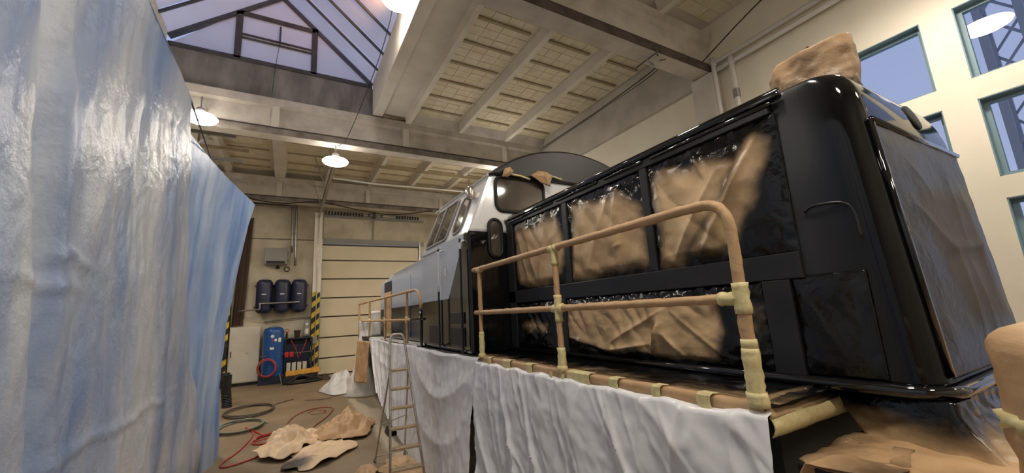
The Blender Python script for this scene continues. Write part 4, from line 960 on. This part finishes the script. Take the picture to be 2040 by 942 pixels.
obj('steel_flange', B(.93, .96, 16.82, 16.86, 0, 6.2), 'steel', hp); obj('switch_box', B(.86, 1.02, 16.8, 16.86, 1.2, 1.45), 'greybox', hp, bevel=.01)
hp2 = hazard_post('gable_post', -2.0, -1.70, 16.7, 17.1, 6.2, 2.9, 'short hazard striped post half hidden behind the blue tarpaulin')
obj('switch_box', B(-1.84, -1.70, 16.62, 16.7, .95, 1.35), 'black', hp2, bevel=.01); obj('red_knob', MB().lathe([(.03, 0), (.04, .03), (.02, .06)], (-1.9, 16.58, 1.45), 10, 'y'), 'red', hp2)
tag(obj('dark_curtain', MB().grid(lambda u, v: (lerp(-1.55, -1.22, u)-.12*(1-v), 17.12-.03*math.sin(u*9), lerp(2.0, 5.9, v)), 12, 10), 'brown', None, smooth=True), 'narrow dark brown strip hanging on the far wall beside the tarpaulin corner', 'curtain')
# black ribbed duct standing at the tarp foot
dm = MB()
for i in range(22):
    z = .03+i*.035; dm.tube([(-1.22-.012*i*.6+.10*math.cos(a), 12.8+.08*i*.4+.10*math.sin(a), z) for a in [2*PI*k/14 for k in range(14)]], .016, n=5, closed=True)
dm.lathe([(.085, 0), (.085, .75)], (-1.26, 13.0, .02), 12)
tag(obj('ribbed_duct', dm, 'black', None), 'black ribbed duct standing on the floor by the foot of the tarpaulin', 'duct')

# ------------------------------------------------------------------ step ladder
ld = empty('step_ladder', (1.35, 5.7, 0), 'silver step ladder standing before the plastic drapes', 'ladder')
FL, FR, TL, TR = Vector((1.12, 5.10, 0)), Vector((1.53, 5.06, 0)), Vector((1.225, 5.62, 1.64)), Vector((1.42, 5.60, 1.64))
loop = [FL, FL.lerp(TL, .5), TL] + bend(TL, TL+Vector((.005, .03, .13)), TL.lerp(TR, .3)+Vector((0, .035, .13)), 5)[1:] + bend(TL.lerp(TR, .7)+Vector((0, .035, .13)), TR+Vector((-.005, .03, .13)), TR, 5) + [FR.lerp(TR, .5), FR]
obj('front_frame', T(loop, .016, n=8), 'alu', ld, smooth=True)
BL, BR = Vector((1.176, 6.33, 0)), Vector((1.60, 6.36, 0))
for nm, a, b in (('rear_leg', FL.lerp(TL, .78)+Vector((.0, .03, 0)), BL), ('rear_leg', FR.lerp(TR, .80)+Vector((0, .03, 0)), BR)):
    l_ = obj(nm, T([a, b], .012, n=6), 'alu', ld); obj('foot', T([b+Vector((0, 0, .04)), b+Vector((0, 0, .002))], .018, n=8), 'black', l_)
obj('cross_bar', T([FL.lerp(TL, .78).lerp(BL, .55), FR.lerp(TR, .8).lerp(BR, .5)], .010, n=6), 'alu', ld); obj('cross_bar', T([FL.lerp(TL, .78).lerp(BL, .93), FR.lerp(TR, .8).lerp(BR, .93)], .010, n=6), 'alu', ld)
for i, t in enumerate((.135, .265, .395, .53, .665, .80)):
    a, b = FL.lerp(TL, t), FR.lerp(TR, t); st = MB()
    st.add([a+Vector((0, -.015, -.012)), b+Vector((0, -.015, -.012)), b+Vector((0, .09, -.012)), a+Vector((0, .09, -.012)), a+Vector((0, -.015, .012)), b+Vector((0, -.015, .012)), b+Vector((0, .09, .012)), a+Vector((0, .09, .012))],
           [(3, 2, 1, 0), (4, 5, 6, 7), (0, 1, 5, 4), (1, 2, 6, 5), (2, 3, 7, 6), (3, 0, 4, 7)])
    obj('step', st, 'step', ld, bevel=.003)
for f in (FL, FR): obj('foot', T([f+Vector((0, 0, .05)), f+Vector((0, 0, .002))], .022, n=8), 'black', ld)

# ------------------------------------------------------------------ crumpled papers on the floor
def crumpled(name, c, rx, ry, rot, hgt, seed, label, mat='kraft_pale', dark=None, nu=84, nv=40, sharp=1.0):
    m = MB(); sp = []
    for j in range(nv+1):
        r = j/nv
        for i in range(nu):
            a = 2*PI*i/nu; R = 1+.34*nz(math.cos(a)*1.5, math.sin(a)*1.5, seed)+.12*nz(math.cos(a)*5, math.sin(a)*5, seed)
            x = rx*R*r*math.cos(a); y = ry*R*r*math.sin(a)
            hh = hgt*sharp*(1-r**3*.75)*(.10+.80*max(0, vor(x, y, seed, 2.6)-.15)+.45*vor(x, y, seed+2, 6.5)-.1+.12*vor(x, y, seed+4, 15))
            hh += hgt*.5*max(0, nz(math.cos(a)*2.2, math.sin(a)*2.2, seed+6))*r**4
            cx = x*math.cos(rot)-y*math.sin(rot); cy = x*math.sin(rot)+y*math.cos(rot)
            m.v.append(Vector((c[0]+cx, c[1]+cy, .006+max(0, hh))))
            sp.append(clamp(1.3-math.hypot(cx-dark[0], cy-dark[1])/dark[2]) if dark else 0)
    for j in range(nv):
        for i in range(nu): m.f.append((j*nu+i, j*nu+(i+1) % nu, (j+1)*nu+(i+1) % nu, (j+1)*nu+i))
    return tag(obj(name, m, mat, None, smooth=True, spray=sp, solid=.004), label, 'crumpled paper', 'crumpled kraft papers on the floor')
crumpled('crumpled_paper', (.14, 7.95, 0), .46, .62, -.35, .30, 3, 'left crumpled kraft paper heap on the floor beside the red hose', sharp=1.3)
crumpled('crumpled_paper', (.54, 7.25, 0), .42, .72, -.5, .15, 11, 'middle kraft paper heap with a black painted corner on the floor', dark=(-.40, -.38, .3))
crumpled('crumpled_paper', (1.02, 8.2, 0), .50, .60, -.6, .30, 17, 'darker kraft paper heap on the floor nearest the ladder', 'kraft', sharp=1.3)
crumpled('crumpled_paper', (1.42, 5.75, 0), .30, .42, .2, .16, 23, 'flat kraft paper piece lying under the ladder', 'kraft')
crumpled('crumpled_paper', (1.0, 5.95, 0), .13, .16, .2, .12, 29, 'small crumpled kraft scrap at the left foot of the ladder', 'kraft')
crumpled('paper_flake', (.98, 9.0, 0), .06, .05, 0, .03, 31, 'tiny pale scrap on the floor behind the paper heaps')
sh = empty('shoe_block', (1.66, 7.6, 0), 'small dark rail chock on the floor behind the ladder', 'chock')
obj('chock', MB().prism([(7.45, 0), (7.75, 0), (7.75, .03), (7.6, .14), (7.5, .12)], 1.6, 1.74, 'x'), 'black', sh)

# ------------------------------------------------------------------ hoses on the floor
def hose(pts, r, mat, label, k=8, closed=False):
    return tag(obj('air_hose', T(smoothpath(pts, k, closed), r, n=6, closed=closed), mat, None, smooth=True), label, 'hose')
Z = .014
hose([(-.25, 9.0, Z), (-.62, 10.0, Z), (-.45, 9.3, Z), (-.58, 8.3, Z), (-.75, 7.72, Z), (-.68, 7.5, Z), (-.35, 7.68, Z), (-.05, 8.1, Z), (.2, 8.5, Z+.02)], .013, 'redhose', 'red air hose curving across the floor towards the paper heaps')
hose([(.05, 8.55, Z), (-.25, 8.45, Z), (-.42, 8.6, Z), (-.36, 8.9, Z), (-.05, 9.1, Z), (.2, 9.0, Z+.02), (-.1, 8.75, Z+.03), (-.36, 8.6, Z+.03), (-.3, 8.95, Z+.03), (.3, 9.1, Z+.03)], .014, 'redhose', 'coiled red hose beside the left paper heap')
hose([(.35, 8.6, Z), (.12, 9.2, Z), (.12, 9.9, Z), (.35, 10.6, Z), (.7, 10.9, Z), (.98, 10.75, Z), (1.0, 10.4, Z), (.8, 9.7, Z), (.55, 9.1, Z), (.5, 8.7, Z)], .012, 'hosetan', 'dusty red hose loop on the floor behind the paper heaps')
hose([(.55, 10.3, Z), (.75, 10.15, Z+.01), (.85, 10.4, Z+.01), (.65, 10.65, Z+.01), (.5, 10.45, Z+.01)], .009, 'hosetan', 'small dusty hose ring inside the hose loop')
for s, mt, lb, cx, cy, R, n in ((1, 'hosegreen', 'grey green hose coil on the floor by the tarpaulin foot', -.74, 10.1, .42, 4), (2, 'hosedark', 'brown cable coil on the floor behind the green hose coil', -.66, 11.7, .52, 4)):
    P = []
    for i in range(n*14):
        a = 2*PI*i/14; q = R*(1+.16*nz(i*.23, s*3)); P.append((cx+q*.95*math.cos(a)+.08*nz(i*.07, s), cy+q*1.35*math.sin(a)+.1*nz(i*.09, s+5), Z+.012*(i/14)+.01*abs(nz(i*.4, s))))
    P += [(cx+.5, cy+.5, Z), (cx+.9, cy+.9, Z)] if s == 2 else [(cx+.4, cy+.2, Z), (-.25, 10.1, Z)]
    hose(P, .013, mt, lb, 3)
hose([(.5, 12.2, Z), (1.0, 12.0, Z), (1.6, 12.6, Z), (1.8, 13.0, Z)], .008, 'hosedark', 'thin dark cable on the floor leading to the plastic heap')

# ------------------------------------------------------------------ pipes, cables and brackets under the roof
pr_ = empty('heating_pipes', (6.95, 2, 6.2), 'pair of white pipes along the right wall turning down at the column', 'pipes')
obj('pipe', T(smoothpath([(6.93, -4.1, 6.46), (6.93, 3.78, 6.44), (6.93, 3.95, 6.44), (6.9, 4.0, 6.36), (6.9, 4.0, 6.2), (6.9, 4.0, 2.0)], 4), .045, n=10), 'pipe', pr_, smooth=True)
obj('pipe', T(smoothpath([(6.93, -4.1, 6.30), (6.93, 3.48, 6.28), (6.93, 3.62, 6.28), (6.9, 3.66, 6.2), (6.9, 3.66, 6.05), (6.9, 3.66, 2.0)], 4), .045, n=10), 'pipe', pr_, smooth=True)
obj('valve', MB().lathe([(.06, 0), (.06, .16)], (6.9, 3.66, 5.55), 10), 'steel', pr_)
tag(obj('roof_cable', T(smoothpath([(5.35, 4.02, 6.16), (6.0, 4.5, 6.7), (6.6, 5.0, 6.9), (6.85, 7.1, 7.0), (6.9, 9.0, 7.05), (6.95, 9.9, 7.1)], 6), .012, n=5), 'wire', None), 'dark cable sagging under the ceiling along the right wall', 'cable')
tag(obj('roof_cable', T(smoothpath([(6.7, 4.1, 6.45), (6.85, 2.5, 7.1), (6.95, 0.5, 7.2), (6.95, -3, 7.2)], 6), .012, n=5), 'wire', None), 'dark cable running over the near bay ceiling to the column', 'cable')
tag(obj('roof_cable', T(smoothpath([(5.5, 3.98, 6.1), (5.95, 4.6, 6.55), (6.6, 5.1, 6.8), (6.8, 7.2, 6.93), (6.9, 9.9, 7.0)], 6), .009, n=5), 'wire', None), 'thinner dark cable hanging just below the ceiling cable', 'cable')
br_ = empty('cable_bracket', (5.3, 4.0, 6.1), 'small dark steel cable bracket under the near roof beam', 'bracket')
obj('arm', T([(5.28, 4.0, 6.35), (5.35, 4.02, 6.22), (5.18, 4.35, 6.08)], .014, n=5), 'frame_dark', br_); obj('strut', T([(5.26, 4.18, 6.15), (5.38, 4.14, 6.05)], .02, n=5), 'steel', br_)
tag(obj('pull_wire', T(smoothpath([(1.35, 5.0, 7.9), (1.42, 7.0, 7.25), (1.1, 9.3, 6.3), (.92, 9.98, 6.2)], 6), .008, n=5), 'wire', None), 'thin dark wire hanging from the skylight to the lamp beam', 'wire')
fe = empty('festoon_rail', (.92, 13, 6.0), 'steel festoon rail on V hangers running to the sectional door', 'rail')
obj('rail', B(.89, .97, 10.4, 16.8, 5.98, 6.03), 'steel', fe); obj('rail', B(.89, .97, 10.4, 15.8, 6.12, 6.15), 'steel', fe)
for y in (11.0, 13.2, 15.2):
    hg = obj('hanger', MB().tube([(.55, y, 7.1), (.9, y, 6.05)], .018, n=4).tube([(1.15, y, 7.1), (.95, y, 6.05)], .018, n=4).tube([(.55, y, 6.75), (1.0, y, 6.75)], .018, n=4), 'greybox', fe)
tag(obj('white_pipe', T([(1.0, 12.6, 6.25), (2.2, 12.6, 6.2), (4.8, 12.6, 6.25), (6.7, 12.6, 6.3)], .03, n=8), 'pipe', None, smooth=True), 'white pipe crossing the far bay from the festoon rail', 'pipe')
tag(obj('sagging_cable', T(smoothpath([(-1.4, 15.82, 6.3), (-.9, 15.7, 6.2), (-.2, 15.6, 6.15), (.9, 15.7, 6.32), (2.2, 15.6, 6.1), (3.5, 15.6, 6.0), (5.2, 15.82, 6.35)], 8), .02, n=5), 'wire', None), 'dark cable sagging in front of the far beam', 'cable')
for i, y in enumerate((10.9, 12.6, 14.4)):
    b_ = empty('wall_bracket', (-1.75, y, 6.2), ['triangular steel bracket nearest the tarpaulin edge', 'triangular steel bracket in the middle of the left row', 'triangular steel bracket farthest in the left row'][i], 'bracket', 'triangular brackets in the left row')
    obj('arm', B(-2.3, -1.25, y-.03, y+.03, 6.42, 6.5), 'greybox', b_); obj('strut', T([(-2.2, y, 5.85), (-1.75, y, 6.42)], .03, n=4), 'greybox', b_); obj('upright', T([(-2.25, y, 5.6), (-2.25, y, 7.1)], .035, n=4), 'greybox', b_)

# ------------------------------------------------------------------ lattice mast outside the windows
ms = empty('lattice_mast', (10.5, 1.0, 0), 'grey lattice steel mast seen outside through the right windows', 'mast')
def mast(cx, cy, w, z0, z1):
    for i, (a, b) in enumerate(((-1, -1), (1, -1), (1, 1), (-1, 1))):
        obj('leg', B(cx+a*w-.05, cx+a*w+.05, cy+b*w-.05, cy+b*w+.05, z0, z1), 'mast', ms)
    z = z0; k = 0
    while z < z1-.6:
        m = MB()
        for a, b, c, d in ((-1, -1, 1, -1), (1, -1, 1, 1), (1, 1, -1, 1), (-1, 1, -1, -1)):
            s_ = 1 if k % 2 else -1
            p, q = ((a, b), (c, d)) if s_ > 0 else ((c, d), (a, b))
            m.tube([(cx+p[0]*w, cy+p[1]*w, z), (cx+q[0]*w, cy+q[1]*w, z+.6)], .025, n=4)
        obj('lacing', m, 'mast', ms); z += .6; k += 1
mast(10.6, 1.05, .22, 0, 14)
